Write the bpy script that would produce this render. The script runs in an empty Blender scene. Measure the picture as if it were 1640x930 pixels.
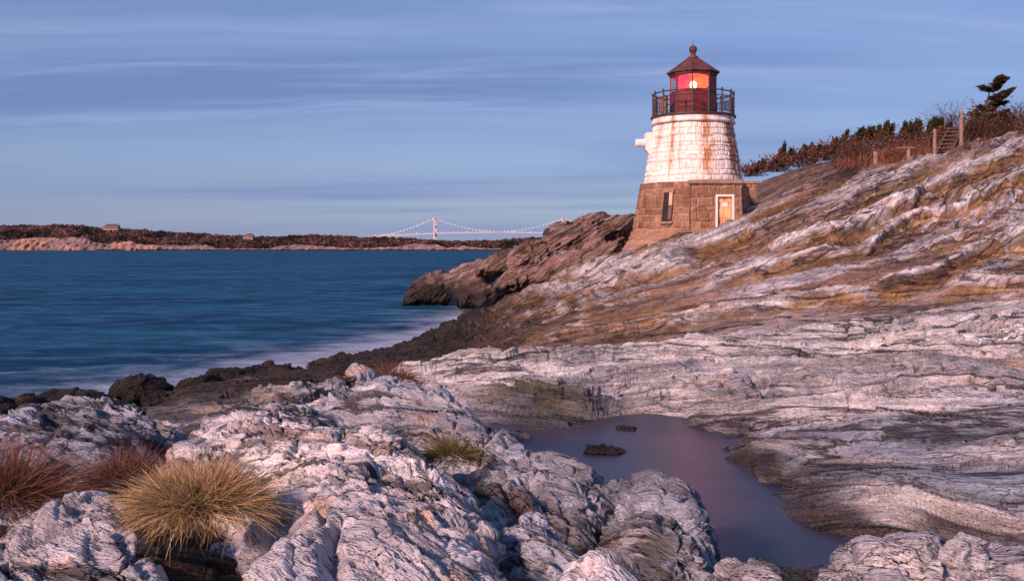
import bpy, math, random
import numpy as np
random.seed(7)
rng = np.random.default_rng(11)
scene = bpy.context.scene
COL = scene.collection
R = math.radians

# ------------------------------------------------------------------ camera, sky, sun, exposure
EYE = 4.0
cam_d = bpy.data.cameras.new('camera'); cam = bpy.data.objects.new('camera', cam_d); COL.objects.link(cam)
cam.location = (0, 0, EYE); cam.rotation_euler = (R(90), 0, 0)
cam_d.sensor_width = 36.0; cam_d.lens = 36.0*1593.75/1640; cam_d.shift_y = -69/1640
cam_d.clip_start = 0.1; cam_d.clip_end = 60000
scene.camera = cam

SUN_ELEV, SUN_AZ = 27.0, 218.0          # degrees; azimuth clockwise from +Y (behind the camera, to its left)
sun_l = bpy.data.lights.new('sun', 'SUN'); sun = bpy.data.objects.new('sun', sun_l); COL.objects.link(sun)
sun_l.energy = 5.0; sun_l.angle = R(7); sun_l.color = (1.0, 0.62, 0.50)
sun.rotation_euler = (R(90-SUN_ELEV), 0, R(180-SUN_AZ))
world = bpy.data.worlds.new('World'); scene.world = world; world.use_nodes = True
scene.view_settings.view_transform = 'Standard'; scene.view_settings.look = 'None'
scene.view_settings.gamma = 1.0; scene.view_settings.exposure = 0.18
scene.view_settings.use_curve_mapping = False


class NT:
    """small helper for node trees"""
    def __init__(s, tree): s.t = tree; s.t.nodes.clear()
    def n(s, kind, ins=None, **props):
        nd = s.t.nodes.new(kind)
        for k, v in props.items(): setattr(nd, k, v)
        for k, v in (ins or {}).items():
            if isinstance(v, bpy.types.NodeSocket): s.t.links.new(v, nd.inputs[k])
            else: nd.inputs[k].default_value = v
        return nd
    def math(s, op, a, b=0.0, clamp=False):
        nd = s.t.nodes.new('ShaderNodeMath'); nd.operation = op; nd.use_clamp = clamp
        for i, v in enumerate((a, b)):
            if isinstance(v, bpy.types.NodeSocket): s.t.links.new(v, nd.inputs[i])
            else: nd.inputs[i].default_value = v
        return nd.outputs[0]
    def mix(s, f, a, b, blend='MIX'):
        nd = s.t.nodes.new('ShaderNodeMix'); nd.data_type = 'RGBA'; nd.blend_type = blend
        for i, v in ((0, f), (6, a), (7, b)):
            if isinstance(v, bpy.types.NodeSocket): s.t.links.new(v, nd.inputs[i])
            else: nd.inputs[i].default_value = (*v, 1) if i > 0 and len(v) == 3 else v
        return nd.outputs[2]
    def rng(s, v, a, b, lo=0.0, hi=1.0, smooth=True):
        nd = s.t.nodes.new('ShaderNodeMapRange'); s.t.links.new(v, nd.inputs[0])
        if smooth: nd.interpolation_type = 'SMOOTHSTEP'
        nd.inputs[1].default_value = a; nd.inputs[2].default_value = b
        nd.inputs[3].default_value = lo; nd.inputs[4].default_value = hi
        return nd.outputs[0]
    def noise(s, vec, scale, detail=4, rough=0.55, dist=0.0):
        nd = s.n('ShaderNodeTexNoise', {'Vector': vec, 'Scale': scale, 'Detail': detail, 'Roughness': rough, 'Distortion': dist})
        return nd.outputs['Fac']
    def mapping(s, vec, scale=(1, 1, 1), loc=(0, 0, 0), rot=(0, 0, 0)):
        return s.n('ShaderNodeMapping', {'Vector': vec, 'Scale': scale, 'Location': loc, 'Rotation': rot}).outputs[0]
    def link(s, a, b): s.t.links.new(a, b)


def build_world():
    w = NT(world.node_tree)
    sky = w.n('ShaderNodeTexSky', sky_type='NISHITA', sun_disc=False, sun_elevation=R(SUN_ELEV), sun_rotation=R(SUN_AZ),
              altitude=0, air_density=1.0, dust_density=0.6, ozone_density=3.0)
    tc = w.n('ShaderNodeTexCoord').outputs['Generated']
    sep = w.n('ShaderNodeSeparateXYZ', {'Vector': tc})
    zz = w.math('MAXIMUM', sep.outputs[2], 0.0)
    den = w.math('ADD', zz, 0.09)
    u = w.math('DIVIDE', sep.outputs[0], den); v = w.math('DIVIDE', sep.outputs[1], den)
    pv = w.n('ShaderNodeCombineXYZ', {0: u, 1: v}).outputs[0]
    warp = w.n('ShaderNodeTexNoise', {'Vector': pv, 'Scale': 0.35, 'Detail': 2.0}).outputs['Color']
    pw = w.n('ShaderNodeVectorMath', {0: pv, 1: w.n('ShaderNodeVectorMath', {0: warp, 'Scale': 1.1}, operation='SCALE').outputs[0]}, operation='ADD').outputs[0]
    # clear sky brought to the blue dusk balance
    tint = w.n('ShaderNodeMix', {0: 1.0}, data_type='RGBA', blend_type='MULTIPLY')
    w.link(sky.outputs[0], tint.inputs[6]); tint.inputs[7].default_value = (0.78, 0.80, 1.0, 1)
    # broad veil of grey violet cloud, thicker low down and to the left
    broad = w.noise(w.mapping(pw, (0.10, 0.42, 1), (3.1, 1.7, 0)), 1.0, 4, 0.5)
    veil = w.rng(broad, 0.38, 0.66)
    lowv = w.rng(zz, 0.0, 0.24, 0.92, 0.42)
    base_c = w.mix(w.math('MULTIPLY', w.rng(broad, 0.3, 0.7, 0.55, 1.0), lowv), tint.outputs[2], (2.05, 2.65, 4.85))
    dark = w.rng(w.noise(w.mapping(pw, (0.13, 0.6, 1), (9.4, 4.2, 0)), 1.0, 4, 0.5), 0.48, 0.68, 0.0, 0.7)
    c1 = w.mix(dark, base_c, (1.35, 2.1, 4.4))
    streak = w.noise(w.mapping(pw, (0.22, 1.3, 1), (1.2, 7.7, 0), (0, 0, R(8))), 1.0, 7, 0.62, 0.25)
    sf = w.math('MULTIPLY', w.rng(streak, 0.44, 0.78, 0.0, 0.7), w.rng(zz, 0.04, 0.15))
    st2 = w.noise(w.mapping(pw, (0.5, 2.8, 1), (4.2, 1.7, 0), (0, 0, R(-6))), 1.0, 6, 0.6, 0.3)
    sf = w.math('MAXIMUM', sf, w.math('MULTIPLY', w.rng(st2, 0.50, 0.76, 0.0, 0.55), w.rng(zz, 0.05, 0.14)))
    c2 = w.mix(sf, c1, (3.2, 4.2, 6.8))
    bg = w.n('ShaderNodeBackground', {'Color': c2, 'Strength': 0.10})
    w.link(bg.outputs[0], w.n('ShaderNodeOutputWorld').inputs[0])
build_world()

# ------------------------------------------------------------------ helpers
SC = 1.25
def W(px, py, d):      # a spot on the photograph at nominal depth d -> world point
    return np.array([(px-820)/1275*d, SC*d, EYE-(py-396)/1275*d])

def wloc(o):
    v = np.zeros(3)
    while o is not None:
        v += np.array(o.location); o = o.parent
    return v

def mesh_obj(name, V, F, mat, parent=None, attrs=None, smooth=False, mats=None, mat_idx=None):
    """V (n,3) world coordinates; F list of index tuples or (m,k) array"""
    V = np.asarray(V, dtype=np.float64)
    off = wloc(parent) if parent is not None else np.zeros(3)
    me = bpy.data.meshes.new(name)
    if isinstance(F, np.ndarray):
        m, k = F.shape
        me.vertices.add(len(V)); me.vertices.foreach_set('co', (V-off).astype(np.float32).ravel())
        me.loops.add(m*k); me.loops.foreach_set('vertex_index', F.astype(np.int32).ravel())
        me.polygons.add(m); me.polygons.foreach_set('loop_start', np.arange(0, m*k, k, dtype=np.int32))
        me.update(calc_edges=True)
    else:
        me.from_pydata([tuple(v) for v in (V-off)], [], F); me.update()
    if attrs:
        for an, av in attrs.items():
            av = np.asarray(av, dtype=np.float32)
            if av.ndim == 1:
                a = me.attributes.new(an, 'FLOAT', 'POINT'); a.data.foreach_set('value', av)
            elif av.shape[1] == 3 and an == 'Col':
                a = me.attributes.new(an, 'FLOAT_COLOR', 'POINT')
                a.data.foreach_set('color', np.hstack([av, np.ones((len(av), 1), np.float32)]).ravel())
            else:
                a = me.attributes.new(an, 'FLOAT_VECTOR', 'POINT'); a.data.foreach_set('vector', av.ravel())
    if smooth: me.polygons.foreach_set('use_smooth', np.ones(len(me.polygons), dtype=bool))
    if mat is not None: me.materials.append(mat)
    o = bpy.data.objects.new(name, me); COL.objects.link(o)
    if parent is not None: o.parent = parent
    return o

def tag(o, label=None, cat=None, group=None, kind=None):
    if label: o['label'] = label
    if cat: o['category'] = cat
    if group: o['group'] = group
    if kind: o['kind'] = kind
    return o

def thing(name, label, cat, loc, group=None):
    o = bpy.data.objects.new(name, None); COL.objects.link(o); o.location = tuple(float(c) for c in loc)
    o.empty_display_size = 0.3
    return tag(o, label, cat, group)

class MB:
    def __init__(s): s.V = []; s.F = []
    def add(s, V, F):
        n = len(s.V); s.V += [tuple(float(c) for c in v) for v in V]; s.F += [tuple(i+n for i in f) for f in F]; return s
    def box(s, c, size, rotz=0.0, tilt=None, bev=0.0):
        hx, hy, hz = (q/2 for q in size); P = []
        b = min(bev, hx*0.9, hy*0.9, hz*0.9)
        ca, sa = math.cos(rotz), math.sin(rotz)
        def out(x, y, z):
            if tilt is not None:
                ct, st = math.cos(tilt), math.sin(tilt); x, z = x*ct - z*st, x*st + z*ct
            return (c[0]+x*ca-y*sa, c[1]+x*sa+y*ca, c[2]+z)
        if b <= 0:
            for z in (-hz, hz):
                for x, y in ((-hx, -hy), (hx, -hy), (hx, hy), (-hx, hy)): P.append(out(x, y, z))
            return s.add(P, [(3, 2, 1, 0), (4, 5, 6, 7), (0, 1, 5, 4), (1, 2, 6, 5), (2, 3, 7, 6), (3, 0, 4, 7)])
        for z, k in ((-hz, b), (-hz+b, 0), (hz-b, 0), (hz, b)):
            X, Y = hx-k, hy-k
            for x, y in ((-X+b, -Y), (X-b, -Y), (X, -Y+b), (X, Y-b), (X-b, Y), (-X+b, Y), (-X, Y-b), (-X, -Y+b)): P.append(out(x, y, z))
        F = [tuple(range(7, -1, -1)), tuple(range(24, 32))]
        for r in range(3):
            for i in range(8): F.append((r*8+i, r*8+(i+1) % 8, r*8+8+(i+1) % 8, r*8+8+i))
        return s.add(P, F)
    def tube(s, pts, rad, n=8, caps=True):
        pts = [np.array(p, float) for p in pts]
        if not hasattr(rad, '__len__'): rad = [rad]*len(pts)
        V = []; F = []
        for i, p in enumerate(pts):
            t = pts[min(i+1, len(pts)-1)]-pts[max(i-1, 0)]; t /= np.linalg.norm(t)+1e-9
            a = np.array([0, 0, 1.0]) if abs(t[2]) < 0.9 else np.array([1.0, 0, 0])
            e1 = np.cross(t, a); e1 /= np.linalg.norm(e1); e2 = np.cross(t, e1)
            for k in range(n):
                th = 2*math.pi*k/n; V.append(p+rad[i]*(e1*math.cos(th)+e2*math.sin(th)))
        for i in range(len(pts)-1):
            for k in range(n): F.append((i*n+k, i*n+(k+1) % n, (i+1)*n+(k+1) % n, (i+1)*n+k))
        if caps: F.append(tuple(range(n-1, -1, -1))); F.append(tuple(range((len(pts)-1)*n, len(pts)*n)))
        return s.add(V, F)
    def lathe(s, c, prof, n=48, a0=0.0):
        V = []; F = []
        for r, z in prof:
            for k in range(n):
                th = a0+2*math.pi*k/n; V.append((c[0]+r*math.sin(th), c[1]-r*math.cos(th), c[2]+z))
        for i in range(len(prof)-1):
            for k in range(n): F.append((i*n+k, i*n+(k+1) % n, (i+1)*n+(k+1) % n, (i+1)*n+k))
        F.append(tuple(range(n-1, -1, -1))); F.append(tuple(range((len(prof)-1)*n, len(prof)*n)))
        return s.add(V, F)
    def prism(s, poly, y0, y1):     # polygon in x,z extruded along y
        n = len(poly)
        V = [(x, y0, z) for x, z in poly]+[(x, y1, z) for x, z in poly]
        F = [tuple(range(n)), tuple(range(2*n-1, n-1, -1))]+[(i, i+n, (i+1) % n+n, (i+1) % n) for i in range(n)]
        return s.add(V, F)
    def build(s, name, mat, parent=None, smooth=False):
        return mesh_obj(name, s.V, s.F, mat, parent, smooth=smooth)

# ---- gradient noise in numpy
_perm = np.random.default_rng(3).permutation(256); _perm = np.concatenate([_perm, _perm, _perm]).astype(np.int32)
_g = np.random.default_rng(5).normal(size=(256, 3)); _g /= np.linalg.norm(_g, axis=1)[:, None]; _g = _g.astype(np.float32)*1.55
def pn(x, y, z):
    x = np.asarray(x, np.float32); y = np.asarray(y, np.float32); z = np.asarray(z, np.float32)
    xi = np.floor(x); yi = np.floor(y); zi = np.floor(z)
    fx, fy, fz = x-xi, y-yi, z-zi
    xi = xi.astype(np.int32) & 255; yi = yi.astype(np.int32) & 255; zi = zi.astype(np.int32) & 255
    u = fx*fx*fx*(fx*(fx*6-15)+10); v = fy*fy*fy*(fy*(fy*6-15)+10); w = fz*fz*fz*(fz*(fz*6-15)+10)
    def corner(i, j, k):
        h = _perm[_perm[_perm[xi+i]+yi+j]+zi+k]; g = _g[h]
        return g[..., 0]*(fx-i)+g[..., 1]*(fy-j)+g[..., 2]*(fz-k)
    def lerp(a, b, t): return a+t*(b-a)
    return lerp(lerp(lerp(corner(0, 0, 0), corner(1, 0, 0), u), lerp(corner(0, 1, 0), corner(1, 1, 0), u), v),
                lerp(lerp(corner(0, 0, 1), corner(1, 0, 1), u), lerp(corner(0, 1, 1), corner(1, 1, 1), u), v), w)
def cells(x, y, z, k=0):
    """cellular noise: gap to the nearest cell wall, cell hash, place inside the cell"""
    x = np.asarray(x, np.float32); y = np.asarray(y, np.float32); z = np.asarray(z, np.float32)
    bx = np.floor(x-0.5).astype(np.int32); by = np.floor(y-0.5).astype(np.int32); bz = np.floor(z-0.5).astype(np.int32)
    f1 = np.full(x.shape, 9.0, np.float32); f2 = f1.copy(); cid = np.zeros(x.shape, np.int32); ox = np.zeros_like(f1); oy = ox.copy(); oz = ox.copy()
    for i in (0, 1):
        for j in (0, 1):
            for l in (0, 1):
                cx, cy, cz = bx+i, by+j, bz+l
                h = _perm[_perm[_perm[(cx+k) & 255]+(cy & 255)]+(cz & 255)]
                px = cx+0.5+0.42*_g[h, 0]-x; py = cy+0.5+0.42*_g[h, 1]-y; pz = cz+0.5+0.42*_g[h, 2]-z
                dd = px*px+py*py+pz*pz
                m = dd < f1
                f2 = np.where(m, f1, np.minimum(f2, dd)); f1 = np.where(m, dd, f1); cid = np.where(m, h, cid)
                ox = np.where(m, px, ox); oy = np.where(m, py, oy); oz = np.where(m, pz, oz)
    g = _g[(cid*7+13) & 255]
    tilt = -(g[..., 0]*ox+g[..., 1]*oy+g[..., 2]*oz)/1.55
    return np.sqrt(f2)-np.sqrt(f1), ((cid*37+11) & 255)/255.0, tilt
def ss(a, b, x):
    t = np.clip((x-a)/(b-a), 0, 1); return t*t*(3-2*t)
def hsh(i, k=0.0):
    v = np.sin(i*12.9898+k*78.233)*43758.5453; return v-np.floor(v)

# ------------------------------------------------------------------ materials
def principled(name, color, rough=0.7, spec=0.3, metal=0.0, vary=0.0, scale=3.0, bump=0.0, bscale=20.0, coord='Object'):
    m = bpy.data.materials.new(name); m.use_nodes = True; t = NT(m.node_tree)
    b = t.n('ShaderNodeBsdfPrincipled', {'Roughness': rough, 'Specular IOR Level': spec, 'Metallic': metal})
    tc = t.n('ShaderNodeTexCoord').outputs[coord]
    if vary > 0:
        nz = t.noise(tc, scale, 6, 0.65)
        dk = tuple(c*(1-vary) for c in color); lt = tuple(min(1, c*(1+vary)) for c in color)
        t.link(t.mix(t.rng(nz, 0.3, 0.7), dk, lt), b.inputs['Base Color'])
    else: b.inputs['Base Color'].default_value = (*color, 1)
    if bump > 0:
        bp = t.n('ShaderNodeBump', {'Height': t.noise(tc, bscale, 5, 0.6), 'Strength': bump, 'Distance': 0.02}); t.link(bp.outputs[0], b.inputs['Normal'])
    t.link(b.outputs[0], t.n('ShaderNodeOutputMaterial').inputs[0])
    return m

def emissive(name, color, strength):
    m = bpy.data.materials.new(name); m.use_nodes = True; t = NT(m.node_tree)
    e = t.n('ShaderNodeEmission', {'Color': (*color, 1), 'Strength': strength})
    t.link(e.outputs[0], t.n('ShaderNodeOutputMaterial').inputs[0]); return m

def rock_material():
    m = bpy.data.materials.new('layered rock'); m.use_nodes = True; t = NT(m.node_tree)
    col = t.n('ShaderNodeAttribute', attribute_name='Col').outputs['Color']
    sc = t.n('ShaderNodeAttribute', attribute_name='sc').outputs['Vector']
    wet = t.n('ShaderNodeAttribute', attribute_name='wet').outputs['Fac']
    v1 = t.mapping(sc, (1.0, 1.6, 9.0)); v2 = t.mapping(sc, (4.0, 6.0, 22.0), (3, 1, 5)); v3 = t.mapping(sc, (9, 9, 14), (7, 2, 1))
    n1 = t.noise(v1, 1.0, 5, 0.65, 0.4); n2 = t.noise(v2, 1.0, 5, 0.7, 0.3); n3 = t.noise(v3, 3.0, 4, 0.7)
    k = t.math('ADD', t.math('MULTIPLY', n1, 0.9), t.math('MULTIPLY', n2, 0.8))
    fac = t.rng(k, 0.55, 1.15, 0.62, 1.30, False)
    c = t.mix(1.0, col, t.n('ShaderNodeCombineColor', {0: fac, 1: fac, 2: fac}).outputs[0], 'MULTIPLY')
    speck = t.rng(n3, 0.60, 0.72, 0.0, 0.5)
    c = t.mix(speck, c, (0.07, 0.06, 0.06))
    # fine joint network: irregular cells drawn out along the bedding
    wv = t.n('ShaderNodeTexNoise', {'Vector': v1, 'Scale': 0.7, 'Detail': 4.0, 'Roughness': 0.6}).outputs['Color']
    def joints(scale, sc3, amt):
        vv = t.n('ShaderNodeVectorMath', {0: t.mapping(sc, sc3), 1: t.n('ShaderNodeVectorMath', {0: wv, 'Scale': amt}, operation='SCALE').outputs[0]}, operation='ADD').outputs[0]
        return t.n('ShaderNodeTexVoronoi', {'Vector': vv, 'Scale': scale}, feature='DISTANCE_TO_EDGE').outputs['Distance']
    e0 = joints(1.0, (0.16, 0.5, 2.3), 0.8); keep0 = t.rng(t.noise(t.mapping(sc, (0.1, 0.2, 0.7)), 1.0, 3), 0.36, 0.52)
    j0 = t.math('MULTIPLY', t.rng(e0, 0.0, 0.075, 1.0, 0.0), keep0)
    e1 = joints(1.0, (1.3, 2.6, 6.5), 1.5); e2 = joints(1.0, (4.5, 7.5, 17.0), 2.2)
    keep1 = t.rng(t.noise(v1, 0.35, 3), 0.40, 0.60); keep2 = t.rng(t.noise(v1, 0.6, 3), 0.45, 0.65)
    j1 = t.math('MULTIPLY', t.rng(e1, 0.0, 0.05, 1.0, 0.0), keep1); j2 = t.math('MULTIPLY', t.rng(e2, 0.0, 0.06, 1.0, 0.0), keep2)
    c = t.mix(t.math('MULTIPLY', t.math('MAXIMUM', t.math('MULTIPLY', j0, 1.15), t.math('MAXIMUM', j1, t.math('MULTIPLY', j2, 0.7))), 0.78), c, (0.035, 0.03, 0.03))
    v0 = t.mapping(sc, (0.18, 0.5, 3.4), (2, 4, 1)); n0 = t.noise(v0, 1.0, 7, 0.78, 0.3)
    f0 = t.rng(n0, 0.34, 0.66, 0.52, 1.42, False)
    c = t.mix(1.0, c, t.n('ShaderNodeCombineColor', {0: f0, 1: f0, 2: f0}).outputs[0], 'MULTIPLY')
    b = t.n('ShaderNodeBsdfPrincipled', {'Base Color': c, 'Specular IOR Level': 0.25})
    t.link(t.rng(wet, 0, 1, 0.85, 0.42, False), b.inputs['Roughness'])
    h = t.math('ADD', t.math('MULTIPLY', n1, 0.7), t.math('ADD', t.math('MULTIPLY', n2, 0.6), t.math('MULTIPLY', n3, 0.25)))
    h = t.math('SUBTRACT', h, t.math('ADD', t.math('MULTIPLY', j1, 0.5), t.math('MULTIPLY', j2, 0.3)))
    b0 = t.n('ShaderNodeBump', {'Height': t.math('SUBTRACT', n0, t.math('MULTIPLY', j0, 0.35)), 'Strength': 0.9, 'Distance': 0.30})
    bp = t.n('ShaderNodeBump', {'Height': h, 'Strength': 0.85, 'Distance': 0.05, 'Normal': b0.outputs[0]}); t.link(bp.outputs[0], b.inputs['Normal'])
    t.link(b.outputs[0], t.n('ShaderNodeOutputMaterial').inputs[0]); return m
ROCK = rock_material()

def attr_material(name, rough=0.7, spec=0.2, vary=0.0, scale=4.0, transl=0.0):
    m = bpy.data.materials.new(name); m.use_nodes = True; t = NT(m.node_tree)
    c = t.n('ShaderNodeAttribute', attribute_name='Col').outputs['Color']
    if vary:
        f = t.rng(t.noise(t.n('ShaderNodeTexCoord').outputs['Object'], scale, 5, 0.65), 0.3, 0.7, 1-vary, 1+vary)
        c = t.mix(1.0, c, t.n('ShaderNodeCombineColor', {0: f, 1: f, 2: f}).outputs[0], 'MULTIPLY')
    b = t.n('ShaderNodeBsdfPrincipled', {'Base Color': c, 'Roughness': rough, 'Specular IOR Level': spec})
    out = t.n('ShaderNodeOutputMaterial')
    if transl:
        tr = t.n('ShaderNodeBsdfTranslucent', {'Color': c}); mx = t.n('ShaderNodeMixShader', {0: transl, 1: b.outputs[0], 2: tr.outputs[0]})
        t.link(mx.outputs[0], out.inputs[0])
    else: t.link(b.outputs[0], out.inputs[0])
    return m
LEAF = attr_material('leaves and stems', 0.75, 0.15, transl=0.25)
STONE = attr_material('cut stone', 0.85, 0.2, 0.22, 7.0)

# ------------------------------------------------------------------ the rocky ground
def rbf_fit(pts, ax=1.0):
    P = np.array([[ (p[0]-820)/1275*ax, math.log(p[1])] for p in pts]); h = np.array([p[2] for p in pts])
    n = len(P); A = np.zeros((n+3, n+3))
    A[:n, :n] = np.linalg.norm(P[:, None]-P[None], axis=2)
    A[:n, n] = 1; A[:n, n+1:] = P; A[n:, :n] = A[:n, n:].T
    A[:n, :n] -= np.eye(n)*0.004
    w = np.linalg.solve(A, np.concatenate([h, np.zeros(3)]))
    def f(T, L):
        T = np.asarray(T, float)*ax; L = np.asarray(L, float)
        out = w[n]+w[n+1]*T+w[n+2]*L
        for i in range(n): out = out+w[i]*np.sqrt((T-P[i, 0])**2+(L-P[i, 1])**2)
        return out
    return f

GROUND = []
def gc(px, *dd):
    for d, drop in dd: GROUND.append((px, d, drop))
gc(-500, (1.6,1.6),(3.6,1.5),(6,1.7),(9,2.4),(13,3.6),(18,4.8),(40,6),(90,7))
gc(0, (1.6,1.6),(3.0,1.5),(3.7,1.38),(4.4,1.55),(6,1.75),(8,2.1),(12,3.0),(17,4.4),(30,5.8),(90,7))
gc(180, (12,2.9),(16,3.7),(19,4.3),(24,5.2))
gc(270, (1.6,1.6),(3.0,1.55),(3.8,1.5),(5,1.7),(8,2.0),(12,2.6),(15,3.0),(18.5,3.45),(22,4.3),(30,5.8),(50,6.5))
gc(420, (1.6,1.7),(3.2,1.65),(5,1.8),(8,1.95),(12,2.55),(18,3.05),(21.5,3.35),(25,4.5),(40,6))
gc(535, (2,1.9),(5,1.9),(8,2.0),(11,2.3),(16,2.9),(22,3.35),(26.5,3.72),(29,4.4),(34,5.4),(55,6.5))
gc(640, (5,2.0),(8,2.1),(10.5,2.1),(12.3,1.98),(14,2.35),(17,2.9),(22,3.3),(27,3.6),(32,3.85),(35,4.6),(40,5.5))
gc(745, (2,2.1),(5,2.1),(7,2.25),(8.6,2.15),(9.2,1.95),(10.0,1.88),(11.2,1.88),(13,1.88),(15,2.4),(17.5,2.85),(22,3.15),(27,3.2),(33,3.25),(37.5,3.3),(41,4.4),(48,4.7),(60,6))
gc(870, (3,2.4),(5,2.4),(7,2.5),(8.45,2.25),(8.9,2.02),(9.5,1.87),(10.6,1.85),(12,1.85),(13.5,1.8),(15,2.2),(17.5,2.6),(20,2.55),(24,2.5),(30,2.35),(36,2.1),(40.5,1.9),(44,2.3),(50,2.9),(58,4.8),(90,7))
gc(930, (5,2.5),(7,2.55),(8.5,2.25),(8.95,2.02),(9.6,1.85),(11,1.8))
gc(1000, (3,2.3),(5,2.5),(7,2.6),(9.2,2.2),(9.9,1.95),(11.5,1.75),(14,1.75),(15.5,2.1),(17.5,2.4),(19.5,2.2),(23,1.75),(28,1.3),(34,0.75),(38.5,0.2),(42,0.2),(48,1.2),(58,3.6))
gc(1200, (3.8,1.95),(4.6,1.93),(5.25,2.02),(5.8,2.3))
gc(1215, (6.5,2.25),(7.0,2.02),(7.7,1.86))
gc(1130, (3.5,2.1),(4.6,2.03),(5,2.3),(7,2.55),(8.2,2.2),(8.8,1.98),(10,1.8),(12,1.75),(14.5,1.7),(15.5,1.85),(17,2.05),(18,2.0),(21,1.6),(26,1.05),(31,0.35),(34,0.1),(37,-0.4),(40,-0.7),(46,0.0),(56,-1.0),(66,1.0),(90,5))
gc(1210, (34,-0.6),(37,-1.4),(40,-2.0),(42,-2.0),(46,-1.6),(52,-3.0),(57,-4.7),(66,-5.0),(80,-2.0))
gc(1300, (1.6,1.7),(3.0,1.75),(4.2,1.9),(4.8,1.95),(5.3,2.06),(5.7,2.15),(6.1,1.98),(7.4,1.85),(9,1.75),(12,1.7),(15,1.55),(16,1.68),(18,1.7),(21,1.2),(25,0.45),(30,-0.7),(36,-1.95),(42,-3.35),(47,-3.0),(52,-4.6),(58,-6.0),(66,-6.6),(90,-5))
gc(1380, (46,-3.3),(50,-4.4),(58,-6.3))
gc(1450, (1.6,1.6),(3.0,1.6),(4.2,1.85),(4.9,2.15),(5.4,2.1),(5.8,1.85),(7,1.72),(9,1.65),(12,1.6),(15.5,1.45),(18,1.5),(21,1.0),(25,0.1),(30,-1.3),(36,-2.8),(43,-4.5),(46,-4.35),(50,-5.1),(58,-6.9),(68,-8.2))
gc(1640, (1.6,1.6),(3.0,1.6),(4.2,1.8),(4.8,2.0),(5.3,1.92),(6,1.7),(7,1.62),(9,1.6),(12,1.5),(15.5,1.2),(18,1.15),(21,0.7),(25,-0.3),(30,-1.9),(36,-3.9),(43,-5.95),(50,-5.8),(58,-8.2),(68,-9.5),(90,-8))
gc(2100, (1.6,1.5),(3.5,1.5),(5,1.6),(9,1.4),(15.5,0.7),(21,-0.4),(30,-4),(43,-9),(58,-11),(90,-11))
gfun = rbf_fit(GROUND)
# coarse table, sampled bilinearly everywhere
GT = np.linspace(-2.2, 2.2, 520); GL = np.linspace(math.log(1.2), math.log(120), 420)
GTAB = np.vstack([gfun(np.clip(GT, -1.05, 1.02), np.full(len(GT), l)) for l in GL])
def bilin(T, L):
    fi = np.clip((np.asarray(T)-GT[0])/(GT[1]-GT[0]), 0, len(GT)-1.001); fj = np.clip((np.asarray(L)-GL[0])/(GL[1]-GL[0]), 0, len(GL)-1.001)
    i = fi.astype(int); j = fj.astype(int); a = fi-i; b = fj-j
    return (GTAB[j, i]*(1-a)+GTAB[j, i+1]*a)*(1-b)+(GTAB[j+1, i]*(1-a)+GTAB[j+1, i+1]*a)*b
def ground_z(x, y):
    d = y/SC; return EYE-bilin(x/d, np.log(d))

# the big tilted slabs of the hillside: foot line (seen at px, py), height of the step, white rim, ochre face under it
SLABS = [
    ([(1330, 352), (1362, 330), (1400, 312), (1450, 291), (1490, 272), (1530, 262)], 0.50, 20, 26),
    ([(1215, 418), (1260, 398), (1330, 380), (1400, 358), (1465, 336), (1482, 312), (1540, 287), (1600, 262), (1700, 222)], 0.50, 18, 24),
    ([(1370, 418), (1400, 392), (1430, 364), (1480, 342), (1560, 318), (1700, 262)], 0.38, 9, 16),
    ([(1008, 440), (1060, 425), (1110, 404), (1150, 388), (1190, 372), (1236, 378)], 0.42, 14, 24),
    ([(940, 462), (1000, 446), (1060, 432), (1126, 428)], 0.40, 22, 12),
    ([(1110, 468), (1180, 448), (1250, 428), (1300, 412), (1360, 395)], 0.35, 12, 16),
    ([(1380, 470), (1450, 452), (1500, 440), (1560, 408), (1640, 388), (1720, 372)], 0.55, 6, 20),
    ([(780, 505), (860, 478), (950, 462), (1030, 452)], 0.30, 12, 8),
    ([(1510, 300), (1560, 276), (1610, 252), (1700, 208)], 0.30, 12, 14),
    ([(1040, 545), (1110, 520), (1200, 500), (1330, 470), (1420, 478)], 0.35, 8, 12),
    ([(1500, 470), (1560, 462), (1640, 455), (1740, 450)], 0.35, 6, 8),
]
def slab_field(x, d, drop):
    px = 820+1275*x/d; py = 396+1275*drop/d; h = np.zeros(len(x)); white = np.zeros(len(x)); ochre = np.zeros(len(x))
    wob = 5.0*pn(x*0.3, d*0.15, x*0+4)+1.6*pn(x*1.1, d*0.4, x*0+9)
    for i, (line, A, wt, oc) in enumerate(SLABS):
        X = [q[0] for q in line]; Y = [q[1] for q in line]
        q = np.interp(px, X, Y)-py+wob*0.9
        end = ss(X[0], X[0]+45, px)*ss(X[-1], X[-1]-45, px)*ss(46, 44, d)
        h += 0.40*A*end*(ss(-2.5, 1.0, q)*(1-ss(2, 60, q))-0.5*ss(-oc*1.4, -oc*.2, q)*ss(1.0, -2.5, q))
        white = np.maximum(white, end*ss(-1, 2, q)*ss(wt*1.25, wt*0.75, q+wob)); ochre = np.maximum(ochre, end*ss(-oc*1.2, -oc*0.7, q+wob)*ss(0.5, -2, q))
    # fine bedding lines running with the slabs
    m = np.interp(py, [220, 300, 400, 480, 560, 620], [0.50, 0.45, 0.33, 0.22, 0.10, 0.03]); v = py+m*(px-1300)
    v = v+7*pn(px*0.008, v*0.02, px*0+1)+2.2*pn(px*0.035, v*0.07, px*0+6)
    g1 = pn(px*0.0045, v*0.050, px*0+3); g2 = pn(px*0.010, v*0.13, px*0+8); g3 = pn(px*0.022, v*0.30, px*0+15)
    return h, white, ochre, g1, g2, g3

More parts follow.
